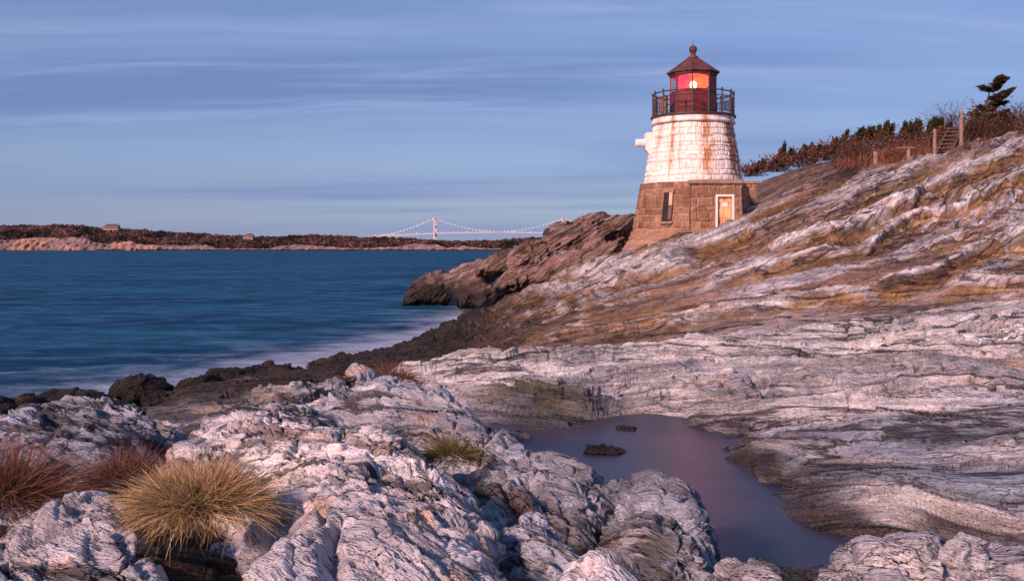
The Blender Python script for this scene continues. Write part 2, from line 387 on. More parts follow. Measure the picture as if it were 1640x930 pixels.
PALE = np.array([0.52, 0.49, 0.53]); WHITE = np.array([0.74, 0.69, 0.71]); GREY = np.array([0.24, 0.27, 0.34])
OCHRE = np.array([0.36, 0.20, 0.08]); BROWN = np.array([0.19, 0.115, 0.08]); DARK = np.array([0.035, 0.028, 0.026])
MAROON = np.array([0.46, 0.31, 0.25]); LICH = np.array([0.42, 0.21, 0.09]); SOIL = np.array([0.06, 0.035, 0.028]); OLIVE = np.array([0.13, 0.11, 0.04])
def mixc(a, b, f): return a+(b-a)*f[:, None]

def bedding(P, mode, seed):
    """bedding height s, distance along the beds, and the pair packed for the material"""
    x, y, z = P[:, 0], P[:, 1]/SC, P[:, 2]
    d = np.maximum(y, 1.0); far = ss(14, 21, d)
    if mode == 1: k = -0.03+0.66*ss(17, 34, d)+0.06*pn(x*.06, y*.06, x*0+3)
    else: k = np.full(len(x), 0.55)
    warp = 0.55*pn(x*0.22+seed, y*0.22, z*0.3)+0.20*pn(x*0.8, y*0.8+seed, z*0.9)+(0.10 if mode == 0 else 0.03)*pn(x*2.6, y*2.6, z*2.6+seed)
    if mode == 0: s = 0.62*y+0.42*x+0.66*z+0.8*warp
    else: s = 0.5*y+0.95*(z-k*x)+warp*(1-0.45*far if mode == 1 else 1.0)
    return s, x+0.35*y, np.stack([x*0.9+0.2*y, y+(0.6*z if mode == 0 else 0), s*(0.42 if mode == 0 else 1.0)], 1)

def rock_detail(P, sp, mode, seed=0.0, amp=1.0, blue=0.0, blk=1.0):
    """layered rock: offset along the normal, colour, bedding coordinates, wetness.
    mode: 0 foreground pale rock, 1 main ledge, 2 boulders of the point, 3 black tidal rock"""
    x, y, z = P[:, 0], P[:, 1]/SC, P[:, 2]
    d = np.maximum(y, 1.0); far = ss(14, 21, d); big = 1+0.8*ss(18, 32, d)
    s, al, sc = bedding(P, mode, seed)
    disp = np.zeros(len(x)); 
    # broad lumps
    lump = 0.45 if mode == 0 else (1.0-0.6*far if mode == 1 else 1.0)
    disp += lump*amp*big*0.10*pn(x*0.55+seed, y*0.55, z*0.55)+lump*amp*0.05*pn(x*1.4, y*1.4+seed, z*1.4)
    # ledges: saw-tooth layers of uneven thickness
    lay = 0
    for f, a, q in ((0.75, 0.42, 3.0), (2.1, 0.17, 7.0), (5.5, 0.06, 11.0), (14.0, 0.018, 17.0)):
        wgt = 1-ss(0.25, 0.6, sp*f)
        if mode == 1 and f < 5: wgt = wgt*(1-0.45*far)
        if f < 1: wgt = wgt*(0.35+0.45*far) if mode == 1 else wgt*0.3
        if mode == 0: wgt = wgt*0.20
        if mode >= 2: wgt = wgt*0.45
        Ls = s*f+(0.9 if mode != 1 else 0.8-0.45*far)*pn(al*f*(0.10 if mode != 1 else 0.06)+q, y*f*0.18+seed, s*f*0.35)+seed
        fr = Ls-np.floor(Ls); hh = hsh(np.floor(Ls), q)
        prof = np.where(fr < 0.12, fr/0.12, (1-fr)/0.88)
        live = ss(-0.25, 0.25, pn(al*f*0.16+q, y*f*0.3, s*f*0.2+5))
        disp += amp*a*wgt*live*(prof-0.5)*(0.4+1.1*hh)*(big if f < 3 else 1)
        if q == 7.0: lay2 = hh; fr2 = fr*live
        if q == 3.0: lay1 = hh; fr1 = fr*live
        if q == 11.0: lay3 = hh
    # angular blocks parted by joints, stretched along the bedding
    jx = pn(x*1.1+3, y*1.1, z*1.1+seed); jy = pn(x*3.1, y*3.1+seed, z*3.1)
    shade = np.zeros(len(x)); joint = np.zeros(len(x))
    along = 0.16-0.09*far if mode == 1 else (0.62 if mode == 0 else 0.7)
    AM = {0: (0.28, 0.42, 0.62, 0.75, 0.7), 1: None, 2: (0.6, 0.35, 0.4, 0.7, 1), 3: (0.6, 0.7, 0.8, 1, 1)}[mode]
    oi = 0
    for f, a, wd, lo in ((0.8, 0.15, 0.05, 0.7), (2.0, 0.085, 0.07, 1.0), (5.0, 0.036, 0.09, 1.0), (12.0, 0.016, 0.10, 1.0), (28.0, 0.0065, 0.12, 1.0)):
        wgt = 1-ss(0.22, 0.55, sp*f)
        if not (wgt > 0.01).any(): continue
        gap, hc, tl = cells(al*f*along+0.35*jx+seed, y*f*0.62+0.35*jy, s*f*1.0+0.3*jx+f, int(f))
        edge = 1-ss(0, wd, gap)
        lo = AM[oi]*(blk if oi < 3 else 1) if AM else (0.60-0.42*far if f < 3 else 0.8-0.1*far)+0.55*far*ss(1.9, 0.9, z); oi += 1
        on = ss(-0.35, 0.15, pn(x*f*.3+f, y*f*.3, z*f*.3+seed))
        disp += amp*a*lo*wgt*((hc-0.5)*0.9+(1.7 if mode == 0 else 1.25)*tl-(1.0 if mode == 0 else 0.85)*edge*on)*(big if f < 3 else 1.0)
        shade += wgt*(hc-0.5)*(0.35 if f < 3 else 0.6)
    if mode == 0:      # open joints, a few of them deep
        for f, a, wd in ((0.95, 0.11, 0.045), (2.3, 0.07, 0.055), (5.2, 0.028, 0.07)):
            gap, hc, tl = cells(x*f*0.8+y*f*0.25+0.25*jx+seed+2, y*f*0.75-x*f*.2+0.25*jy, z*f+0.5*s*f, int(f*10))
            disp -= amp*a*(1-ss(0, wd, gap))*ss(-0.25, 0.15, pn(x*f*.4+f, y*f*.4+seed, z*f*.4+3))
            disp += amp*a*0.35*(hc-0.5)
    for f, a in ((6.0, 0.020), (15.0, 0.011), (34.0, 0.006)):
        wgt = (1-ss(0.2, 0.55, sp*f))*(0.4 if mode == 0 else 1.0)
        n = pn(al*f*0.3+seed, y*f*0.5+f, s*f*0.9)
        disp += amp*a*wgt*(0.45-np.abs(n)*1.6)
    if mode == 1:
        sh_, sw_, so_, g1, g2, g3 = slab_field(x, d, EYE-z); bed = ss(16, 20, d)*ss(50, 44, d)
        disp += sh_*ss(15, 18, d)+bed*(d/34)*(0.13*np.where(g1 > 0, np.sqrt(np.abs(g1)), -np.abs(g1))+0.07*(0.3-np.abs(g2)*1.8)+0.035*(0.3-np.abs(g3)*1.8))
    # ---- colour of the rock itself
    n1 = pn(x*0.4+7, y*0.4, z*0.4); n2 = pn(x*1.7, y*1.7+3, z*1.7); n3 = pn(al*1.2, y*2.5, s*6+1); n4 = pn(x*4.5, y*4.5, z*4.5+2)
    n5 = pn(al*0.35+2, y*0.5, s*2.2)
    if mode == 0:
        c = mixc(np.tile(PALE*(1-blue)+GREY*1.25*blue, (len(x), 1)), GREY*(1.1-.25*blue), ss(-0.05, 0.6, n2*0.6+n1*0.7+0.35*n3+0.3*(blue-.3)))
        c = mixc(c, WHITE*(1-0.35*blue), ss(0.0, 0.5, n3*0.7-n1*0.6-0.25*blue))
        c = mixc(c, LICH*1.2, (0.65-0.6*blue)*ss(0.16, 0.40, n4*0.5+n2*0.45+n1*0.35-0.15*blue))
        c = mixc(c, BROWN*0.8, 0.7*ss(0.30, 0.55, n5))
        wet = np.zeros(len(x))
    elif mode == 1:
        near = mixc(np.tile(PALE*0.95, (len(x), 1)), GREY*0.9, ss(-0.1, 0.55, n5+0.4*n1))
        near = mixc(near, WHITE, ss(0.0, 0.5, 0.7*n3-n5*0.5+0.1))
        near = mixc(near, OCHRE*0.9, 0.6*ss(0.2, 0.5, n2*0.4+n3*0.7)*ss(8, 10.5, d))
        lowl = ss(9.6, 8.2, d)*(1-ss(6.4, 5.9, d)*ss(0.40, 0.46, x/d)); near = mixc(near, GREY*1.1, 0.72*lowl*ss(-0.5, 0.1, n2+n3))
        ridge = np.exp(-((d-13.6)/2.6)**2)*ss(-0.35, -0.05, x/d)
        near = mixc(near, WHITE*1.06, 0.88*ridge*ss(-0.35, 0.1, n3*0.5+n1*0.5+0.12))
        h1 = pn(al*0.07+5, y*0.10, s*0.7+3); h2 = pn(al*0.16, y*0.25, s*1.7+8)+0.35*pn(al*0.6, y*0.9, s*4.0); h3 = pn(al*0.22+9, y*0.4, s*3.4)+0.4*pn(al*0.8, y*1.2, s*8)
        h1 = pn(al*0.07+5, y*0.10, s*0.7+3); h2 = pn(al*0.16, y*0.25, s*1.7+8)
        hill = mixc(np.tile(MAROON*0.95, (len(x), 1)), PALE*0.98, 0.8*ss(0.0, 0.28, g1+0.45*g2+0.25*h2)*ss(43, 36, d))
        hill = mixc(hill, BROWN*1.2, 0.7*ss(0.05, 0.25, -g1-0.3*h1))
        hill = mixc(hill, OCHRE*1.1, 0.75*ss(0.16, 0.30, -g2-0.3*h2)*ss(-0.2, 0.1, h1))
        hill = mixc(hill, WHITE, 0.8*ss(0.26, 0.36, g2+0.35*g3)*ss(-0.15, 0.1, h1+0.5*g1)*ss(42, 35, d))
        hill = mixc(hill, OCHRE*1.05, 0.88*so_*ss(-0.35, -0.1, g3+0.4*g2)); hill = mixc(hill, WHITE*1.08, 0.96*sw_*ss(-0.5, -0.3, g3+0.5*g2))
        hill = mixc(hill, BROWN*0.42, 0.8*ss(0.045, 0.02, np.abs(g2+0.08))*ss(-0.3, 0.1, h2)); hill = mixc(hill, BROWN*0.42, 0.65*ss(0.05, 0.02, np.abs(g3))*ss(-0.1, 0.2, h1+h2))
        hill = mixc(hill, MAROON*0.42, 0.75*ss(45, 48, d))  # shade on the rear ledge put into its colour as darker maroon
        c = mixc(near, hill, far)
        # weathered brown toe of the hill and black tidal belt
        bn = 0.35*n1+0.25*n2
        c = mixc(c, BROWN*0.8, 0.85*far*ss(2.4, 1.2, z+bn*1.6))
        c = mixc(c, OCHRE*0.55, 0.5*far*ss(2.2, 1.4, z+bn)*ss(0.0, 0.35, n5))
        tide = ss(1.6, 0.7, z+bn)*far+ss(11, 14, d)*(1-far)*ss(1.75, 1.3, z+bn)*ss(0.02, -0.04, x/d)
        c = mixc(c, DARK*1.2, np.clip(tide, 0, 1)*0.95)
        # stained belt round the pool, bare soil near the grass
        T = x/d
        pool = ss(9.9, 9.0, d)*ss(-0.05, 0.02, T)*ss(2.16, 2.02, z+0.12*n2+0.08*n3)
        c = mixc(c, np.array([0.075, 0.055, 0.05]), 0.9*pool)
        cliff = np.exp(-((T-0.03)/0.09)**2)*ss(8.3, 8.7, d)*ss(10.6, 9.8, d)
        c = mixc(c, GREY*0.36, 0.85*cliff); c = mixc(c, OLIVE, 0.6*cliff*ss(0.0, 0.35, n2+n1*.4))
        soil = ss(9.5, 7.5, d)*ss(-0.02, -0.08, T)
        c = mixc(c, SOIL*(1), soil); gap = ss(5.9, 5.3, d)*ss(0.44, 0.38, T)*ss(-0.1, -0.04, T); c = mixc(c, DARK*1.5, gap*0.9)
        scrub = ss(45.5, 48, d)*ss(0.395, 0.42, T); c = mixc(c, np.array([0.10, 0.05, 0.035]), 0.9*scrub)
        wet = np.clip(tide+pool+cliff*0.5, 0, 1)
    elif mode == 2:
        c = mixc(np.tile(np.array([0.33, 0.205, 0.185]), (len(x), 1)), BROWN*0.9, ss(-0.1, 0.5, n1+n5*0.6))
        c = mixc(c, PALE*0.85, 0.5*ss(0.0, 0.5, n3+n2*.4)); c = mixc(c, OCHRE*0.7, 0.6*ss(0.15, 0.5, n2))
        tide = ss(2.3, 1.1, z+0.5*n1+0.35*n2); c = mixc(c, DARK, tide*0.95); wet = tide
    else:
        c = mixc(np.tile(DARK*0.8, (len(x), 1)), BROWN*0.28, ss(0.1, 0.5, n2+n4*.4)); wet = np.full(len(x), 0.8)
    c = c*np.clip(1+0.42*shade+0.22*(lay2-0.5)+0.18*(lay3-0.5), 0.45, 1.5)[:, None]
    return disp, np.clip(c, 0.01, 0.8), sc, wet

def grid_normals(X, Y, Z):
    P = np.stack([X, Y, Z], -1); a = np.gradient(P, axis=1); b = np.gradient(P, axis=0)
    n = np.cross(a, b); n /= np.linalg.norm(n, axis=-1)[..., None]+1e-12
    n[n[..., 2] < 0] *= -1; return n

def fan_rock(name, T, L, drop, mode, seed, amp, keep=None, extra=None, blue=0.0, blk=1.0):
    """sheet of rock over a fan of ground points; drop below the eye is given on the grid"""
    TT, LL = np.meshgrid(T, L); d = np.exp(LL)
    X = TT*d; Y = SC*d; Z = EYE-drop
    n = grid_normals(X, Y, Z)
    sp = (d*np.maximum(np.gradient(T)[None, :], np.gradient(L)[:, None]*0.6)).ravel()
    P = np.stack([X, Y, Z], -1).reshape(-1, 3)
    disp, col, sc, wet = rock_detail(P, sp, mode, seed, amp, blue, blk)
    if extra is not None:
        dn = P[:, 1]/SC; m1 = disp[dn < 15].mean(); m2 = disp[(dn > 17) & (dn < 45)].mean(); disp = disp-(m1+(m2-m1)*ss(14, 20, dn)); disp = disp*extra.ravel()
    else: disp = disp-disp.mean()+0.01
    V = P+n.reshape(-1, 3)*disp[:, None]
    nr, nc = TT.shape
    idx = np.arange(nr*nc).reshape(nr, nc)
    F = np.stack([idx[:-1, :-1], idx[:-1, 1:], idx[1:, 1:], idx[1:, :-1]], -1).reshape(-1, 4)
    if keep is not None:
        k = keep(V, P).reshape(-1); F = F[k[F].any(axis=1)]
    used = np.zeros(len(V), bool); used[F.ravel()] = True
    re = np.cumsum(used)-1
    return mesh_obj(name, V[used], re[F], ROCK, attrs={'Col': col[used], 'sc': bedding(V, mode, seed)[2][used], 'wet': wet[used]}, smooth=True)

def make_ledge():
    T = np.concatenate([np.linspace(-2.0, -0.72, 90, endpoint=False), np.linspace(-0.72, 0.74, 1150), np.linspace(0.74, 2.0, 90)[1:]])
    L = np.concatenate([np.linspace(math.log(1.5), math.log(4.2), 130, endpoint=False), np.linspace(math.log(4.2), math.log(15), 400, endpoint=False), np.linspace(math.log(15), math.log(48), 600, endpoint=False), np.linspace(math.log(48), math.log(100), 90)])
    TT, LL = np.meshgrid(T, L); drop = bilin(TT, LL); d = np.exp(LL)
    ex = 0.55+0.45*ss(5, 9, d)+0.35*ss(18, 30, d)
    o = fan_rock('rock_ledge', T, L, drop, 1, 0.0, 1.0, keep=lambda V, P: V[:, 2] > -1.2, extra=ex)
    tag(o, kind='structure')
make_ledge()

def outcrop(label, pts, lows, pxr, dr, seed, mode=0, amp=0.8, name='rock_outcrop', cat='rock', group='pale rocks of the foreground', res=(0.0013, 0.0042), blue=0.15, blk=1.0, vox=0.010):
    """pts: (px, py, d) on the surface; lows: (px, d, drop) where the rock has dived under its surroundings"""
    C = [(px, d, (py-396)/1275*d) for px, py, d in pts]+list(lows)
    f = rbf_fit(C)
    T = np.arange((pxr[0]-820)/1275, (pxr[1]-820)/1275, 0.005); L = np.arange(math.log(dr[0]), math.log(dr[1]), 0.009)
    TT, LL = np.meshgrid(T, L); d = np.exp(LL); drop = np.maximum(f(TT, LL), min(c[2] for c in C)-0.02); base = bilin(TT, LL)
    Z = EYE-drop; ZB = EYE-base
    nr, nc = TT.shape; idx = np.arange(nr*nc).reshape(nr, nc)
    F = np.stack([idx[:-1, :-1], idx[:-1, 1:], idx[1:, 1:], idx[1:, :-1]], -1).reshape(-1, 4)
    F = F[(Z > ZB-0.22).ravel()[F].any(axis=1)]
    X = (TT*d).ravel(); Y = (SC*d).ravel(); zt = Z.ravel(); zb = np.minimum(zt-0.12, ZB.ravel()-0.45); N = nr*nc
    E = np.concatenate([F[:, [0, 1]], F[:, [1, 2]], F[:, [2, 3]], F[:, [3, 0]]]); key = {}
    for e in E.tolist(): key[tuple(e)] = 1
    B = np.array([e for e in key if (e[1], e[0]) not in key])
    walls = np.stack([B[:, 1], B[:, 0], B[:, 0]+N, B[:, 1]+N], 1)
    V = np.vstack([np.stack([X, Y, zt], 1), np.stack([X, Y, zb], 1)]); FF = np.vstack([F, F[:, ::-1]+N, walls])
    used = np.zeros(len(V), bool); used[FF.ravel()] = True; re = np.cumsum(used)-1
    tmp = mesh_obj('shape', V[used], re[FF], None)
    md = tmp.modifiers.new('even', 'REMESH'); md.mode = 'VOXEL'; md.voxel_size = vox
    sm = tmp.modifiers.new('soft', 'SMOOTH'); sm.iterations = 10; sm.factor = 0.5
    ev = tmp.evaluated_get(bpy.context.evaluated_depsgraph_get()); me = ev.to_mesh()
    n = len(me.vertices); P = np.empty(n*3, np.float32); me.vertices.foreach_get('co', P); P = P.reshape(-1, 3).astype(float)
    nf = len(me.polygons); lt = np.empty(nf, np.int32); me.polygons.foreach_get('loop_total', lt)
    li = np.empty(len(me.loops), np.int32); me.loops.foreach_get('vertex_index', li)
    Q = li.reshape(-1, 4) if (lt == 4).all() else np.array([list(p.vertices)[:4] for p in me.polygons if len(p.vertices) == 4])
    ev.to_mesh_clear(); bpy.data.objects.remove(tmp)
    fn = np.cross(P[Q[:, 2]]-P[Q[:, 0]], P[Q[:, 3]]-P[Q[:, 1]]); nrm = np.zeros_like(P)
    for k in range(4): np.add.at(nrm, Q[:, k], fn)
    nrm /= np.linalg.norm(nrm, axis=1)[:, None]+1e-12
    disp, col, sc, wet = rock_detail(P, np.full(n, vox), mode, seed, amp, blue, blk)
    V = P+nrm*(disp-np.median(disp)+0.012)[:, None]
    zbase = EYE-bilin(P[:, 0]*SC/np.maximum(P[:, 1], .5), np.log(np.maximum(P[:, 1], .5)/SC))
    keep = (P[:, 2] > zbase-0.30)[Q].any(axis=1); Q = Q[keep]
    used = np.zeros(n, bool); used[Q.ravel()] = True; re = np.cumsum(used)-1
    sc = bedding(V, mode, seed)[2]
    o = mesh_obj(name, V[used], re[Q], ROCK, attrs={'Col': col[used], 'sc': sc[used], 'wet': wet[used]}, smooth=True)
    return tag(o, label, cat, group)

outcrop('large pale outcrop filling the bottom centre, behind and right of the big grass tuft',
    [(420,637,6.6),(330,668,6.0),(278,722,5.3),(500,662,6.0),(600,690,5.2),(660,712,4.8),(700,758,4.4),(760,800,4.0),(796,850,3.6),(806,920,3.2),
     (400,700,5.1),(330,725,5.0),(500,740,4.4),(600,800,3.8),(500,840,3.5),(450,885,3.25),(650,900,3.1),(410,930,3.05),(440,790,4.0),(460,640,6.7)],
    [(270,4.6,1.75),(360,4.1,1.7),(400,3.6,1.7),(350,3.1,1.75),(260,5.9,1.8),(310,6.9,1.9),(420,7.5,1.9),(520,7.0,1.85),(620,6.0,1.8),(700,5.3,1.75),(760,4.7,1.8),(830,4.0,1.85),(860,3.4,1.9),(870,2.4,1.9),
     (400,2.2,1.33),(700,2.2,1.33),(330,2.2,1.75),(240,2.0,1.9)], (200, 900), (1.7, 7.7), 1.7, amp=0.8)
outcrop('blue-grey rounded rock at the left edge, behind the reddish grass',
    [(130,645,7.2),(0,682,6.8),(-120,690,6.8),(60,655,7.0),(230,657,7.0),(285,690,6.6),(100,700,5.9),(200,720,5.7),(30,730,5.5),(100,780,4.9),(160,765,5.1),(-120,760,5.2)],
    [(130,8.0,2.2),(0,7.6,2.2),(-150,7.6,2.2),(250,7.8,2.2),(330,6.8,1.9),(320,6.0,1.9),(270,5.0,1.8),(180,4.5,1.75),(80,4.2,1.75),(-50,4.4,1.8),(-300,5.5,1.9),(-260,6.8,1.9)], (-300, 360), (4.0, 8.2), 5.3, blue=0.8, vox=0.014)
outcrop('pale rounded rock behind the small green grass tuft, above the pool head',
    [(620,618,8.0),(700,613,7.8),(740,640,7.3),(790,686,6.7),(818,704,6.45),(650,660,6.8),(700,690,6.3),(560,632,7.8),(510,650,7.3),(580,665,6.8),(760,700,6.2)],
    [(620,8.9,2.2),(720,8.7,2.2),(815,7.7,2.2),(875,6.9,2.2),(520,8.4,2.1),(450,7.6,1.9),(470,6.6,1.9),(600,5.9,1.8),(700,5.6,1.85),(800,5.7,1.95)], (430, 890), (5.4, 9.0), 9.1, blue=0.5, vox=0.014)
outcrop('cracked blue-grey rock sloping into the pool, right of the small green tuft',
    [(838,697,6.55),(790,697,6.7),(900,735,5.9),(960,762,5.5),(1000,795,5.1),(800,750,5.3),(860,785,5.0),(775,790,4.8),(930,805,4.8),(830,800,4.7)],
    [(850,7.3,2.4),(935,6.65,2.4),(1000,6.0,2.4),(1050,5.3,2.3),(760,7.0,2.0),(720,6.0,1.9),(730,4.9,1.9),(780,4.3,2.0),(880,4.4,2.1),(970,4.5,2.1)], (700, 1080), (4.1, 7.3), 13.7, blue=0.8, blk=1.25)
outcrop('tilted blue-grey block with layered face jutting into the near side of the pool',
    [(985,762,5.2),(1060,756,5.1),(1110,788,4.8),(1130,828,4.5),(1050,820,4.4),(1085,870,4.1),(1010,830,4.4),(1125,880,4.15)],
    [(970,5.7,2.4),(1060,5.7,2.5),(1130,5.3,2.5),(1165,4.7,2.4),(1160,4.2,2.3),(930,5.0,2.1),(950,4.3,2.0),(1020,3.95,2.0),(1090,3.75,2.1),(1140,3.85,2.1)], (910, 1200), (3.6, 5.8), 17.2, blue=0.8, blk=1.25, res=(0.0011, 0.0032))
outcrop('blue-grey rock wedged right of the large outcrop at the bottom centre',
    [(850,813,4.2),(900,848,4.0),(930,895,3.7),(850,880,3.6),(830,850,3.85),(900,915,3.5),(850,930,3.3)],
    [(850,4.7,2.0),(930,4.5,2.0),(975,3.9,2.0),(965,3.3,1.9),(800,4.3,1.95),(800,3.5,1.9),(850,2.9,1.7),(930,3.0,1.8)], (780, 1010), (2.8, 4.8), 21.9, blue=0.8, blk=1.25, res=(0.0011, 0.0032))
outcrop('small pale peaked rock at the bottom edge right of centre',
    [(955,872,3.6),(910,900,3.45),(1000,905,3.4),(960,925,3.2),(1025,928,3.25)],
    [(950,4.0,2.0),(1020,3.8,2.0),(1075,3.3,1.9),(870,3.6,1.95),(870,3.1,1.9),(950,2.8,1.6),(1050,2.8,1.7)], (850, 1100), (2.7, 4.1), 25.1, blk=1.25, res=(0.0011, 0.0032))
outcrop('pale domed rock cut by the bottom edge below the near end of the pool',
    [(1210,889,3.5),(1160,912,3.4),(1270,912,3.4),(1210,928,3.2)],
    [(1210,3.95,2.2),(1300,3.75,2.2),(1345,3.3,2.0),(1110,3.7,2.2),(1100,3.2,2.0),(1210,2.8,1.5),(1120,2.8,1.8),(1320,2.8,1.8)], (1080, 1370), (2.7, 4.0), 29.3, blk=1.25, res=(0.0011, 0.0032))
outcrop('long flat grey slab along the bottom right edge',
    [(1400,873,4.1),(1330,884,4.0),(1480,876,4.1),(1560,884,4.05),(1640,884,4.1),(1760,880,4.2),(1880,884,4.2),(1880,930,3.6),(1400,930,3.5),(1520,930,3.55),(1640,930,3.6),(1330,915,3.65)],
    [(1400,4.6,2.1),(1560,4.5,2.1),(1700,4.6,2.0),(1280,4.5,2.3),(1250,3.9,2.2),(1270,3.3,2.0),(1400,2.6,1.65),(1640,2.6,1.65),(2020,3.6,1.75),(2020,4.3,1.8),(1880,2.8,1.7),(1880,4.7,2.0)], (1230, 2040), (2.5, 4.7), 33.3, blue=0.5, blk=1.25, res=(0.0012, 0.0032))
outcrop('pale rock with orange lichen in the bottom left corner',
    [(150,783,4.2),(60,832,3.9),(0,880,3.6),(-80,900,3.6),(200,828,3.8),(215,880,3.5),(238,928,3.2),(100,880,3.4),(170,905,3.25),(120,820,3.85)],
    [(150,4.6,1.7),(80,4.35,1.7),(0,4.1,1.75),(-100,4.0,1.75),(240,4.1,1.75),(290,3.7,1.8),(300,3.1,1.8),(100,2.4,1.35),(250,2.4,1.5),(-100,2.5,1.5)], (-200, 330), (2.2, 4.7), 37.7, res=(0.0011, 0.0032))

# ---- free boulders: faceted by cutting planes
def ico(sub):
    import bmesh
    bm = bmesh.new(); bmesh.ops.create_icosphere(bm, subdivisions=sub, radius=1.0)
    V = np.array([v.co[:] for v in bm.verts]); F = np.array([[v.index for v in f.verts] for f in bm.faces]); bm.free(); return V, F
ICO = {s: ico(s) for s in (3, 4, 5, 6)}
def boulder(label, px, py, wpx, hpx, d, seed, mode=2, depth=1.0, tilt=0.0, group='boulders of the point', sub=6, ang=1.0, amp=1.0, name='boulder', planes=13, blue=0.0):
    V0, F = ICO[sub]; r = np.random.default_rng(seed)
    N = r.normal(size=(planes, 3)); N /= np.linalg.norm(N, axis=1)[:, None]; D = r.uniform(0.62, 0.95, planes)
    dots = V0@N.T; lim = np.where(dots > 0.05, D/np.maximum(dots, 0.05), 9)
    lim = np.concatenate([lim, np.full((len(V0), 1), 1.0)], 1); p = 30.0
    rad = (np.mean(lim**-p, axis=1)*lim.shape[1])**(-1/p)
    rad = 1+(rad-1)*ang
    U = V0*rad[:, None]; U = U/np.abs(U).max(0)
    c = W(px, py, d); rx = wpx/2/1275*d; rz = hpx/2/1275*d; ry = depth*(rx+rz)/2*SC
    U = U*np.array([rx, ry, rz])
    ct, st = math.cos(tilt), math.sin(tilt); U = np.stack([U[:, 0]*ct-U[:, 2]*st, U[:, 1], U[:, 0]*st+U[:, 2]*ct], 1)
    n = U/np.array([rx, ry, rz])**2; n /= np.linalg.norm(n, axis=1)[:, None]
    P = U+c; size = (rx+rz)/2
    sp = np.full(len(P), size*2.2/2**sub*0.6)
    disp, col, sc, wet = rock_detail(P, sp, mode, seed*3.3 % 50, amp, blue)
    V = P+n*(np.clip(disp, -size*0.3, size*0.3))[:, None]
    sc = bedding(V, mode, seed*3.3 % 50)[2]
    o = mesh_obj(name, V, F, ROCK, attrs={'Col': col, 'sc': sc, 'wet': wet}, smooth=True)
    return tag(o, label, 'boulder', group)

boulder('large pinkish boulder at the top of the point, left of the tower base', 925, 386, 110, 58, 46, 1, tilt=0.12)
boulder('tilted slab boulder leaning against the left foot of the tower', 987, 368, 80, 52, 45, 2, tilt=0.6, depth=1.3)
boulder('flat-topped boulder on the skyline behind the tilted slab', 950, 358, 86, 34, 49, 3, tilt=0.25)
boulder('dark-capped boulder crowning the point under the far bridge tower', 902, 368, 50, 26, 48, 4)
boulder('brown boulder stepping down from the large pinkish boulder', 850, 411, 84, 46, 47, 5, tilt=0.35)
boulder('cracked boulder below the large pinkish boulder, above the brown slope', 905, 424, 108, 44, 44, 6, tilt=0.3)
boulder('wedge boulder halfway down the skyline of the point', 806, 424, 96, 40, 50, 7, tilt=0.35)
boulder('low boulder at the inner side of the point, beside the brown slope edge', 838, 448, 110, 48, 46, 8, tilt=0.3)
boulder('mid-sized boulder between the wedge boulder and the wet tip', 752, 447, 90, 50, 52, 9, tilt=0.3)
boulder('black wet boulder forming the tip of the point', 694, 464, 92, 52, 55, 10, tilt=0.25)
boulder('broad black wet boulder at the waterline inside the point', 764, 474, 112, 50, 50, 11, tilt=0.15)
boulder('narrow boulder between the cracked boulder and the tower foot', 962, 404, 70, 50, 43, 12, tilt=0.5)
boulder('low wet rock lying in the water in front of the black tip', 668, 478, 50, 22, 55, 14, tilt=0.1)
WETG = 'black rocks awash at the left'
boulder('round black rock, the largest standing in the surf at the left', 230, 629, 104, 54, 19.5, 21, 3, group=WETG, ang=0.5, amp=0.6)
boulder('long low black rock in the surf left of the round black rock', 122, 641, 124, 38, 18.8, 22, 3, group=WETG, amp=0.7, ang=0.7, tilt=-0.05)
boulder('small black rock in the surf near the left edge', 38, 647, 58, 32, 18.0, 23, 3, group=WETG, amp=0.7, ang=0.7)
boulder('black rock cut by the left edge of the picture', -8, 655, 60, 30, 17.5, 24, 3, group=WETG, amp=0.7, ang=0.7)
boulder('low black rock hidden partly behind the blue-grey rounded rock', 172, 652, 90, 24, 17.8, 25, 3, group=WETG, amp=0.7, ang=0.7)
for px, py, w, h, d, sd, lab in ((318, 622, 84, 34, 19.6, 51, 'black shelf rock at the inner end of the surf, right of the round black rock'), (372, 606, 96, 30, 21.0, 52, 'long black shelf rock at the waterline below the foam streak'),
                                (446, 596, 110, 26, 22.2, 53, 'flat black shelf rock in front of the brown slope edge'), (505, 597, 84, 30, 22.5, 54, 'dark rock at the foot of the brown slope, behind the row of pale knobs'),
                                (270, 642, 70, 26, 18.2, 55, 'low black rock between the round black rock and the blue-grey rounded rock')):
    boulder(lab, px, py, w, h, d, sd, 3, group=WETG, amp=0.8, ang=0.9, depth=1.2)
KNOB = 'pale knobs behind the large outcrop'
boulder('upright pale knob at the right end of the small row of knobs', 575, 606, 58, 56, 9.8, 31, 0, group=KNOB, amp=0.6, blue=0.45)
boulder('low pale knob in the middle of the small row of knobs', 535, 620, 52, 40, 9.6, 32, 0, group=KNOB, amp=0.6, blue=0.45)
boulder('wide pale knob at the left end of the small row of knobs', 494, 628, 62, 40, 9.3, 33, 0, group=KNOB, amp=0.6, blue=0.45)
boulder('small flat dark rock standing in the pool', 968, 719, 72, 22, 8.0, 41, 3, group='rocks in the pool', amp=0.5, sub=5)
boulder('tiny dark rock near the far end of the pool', 1000, 688, 44, 12, 9.0, 42, 3, group='rocks in the pool', amp=0.4, sub=5)

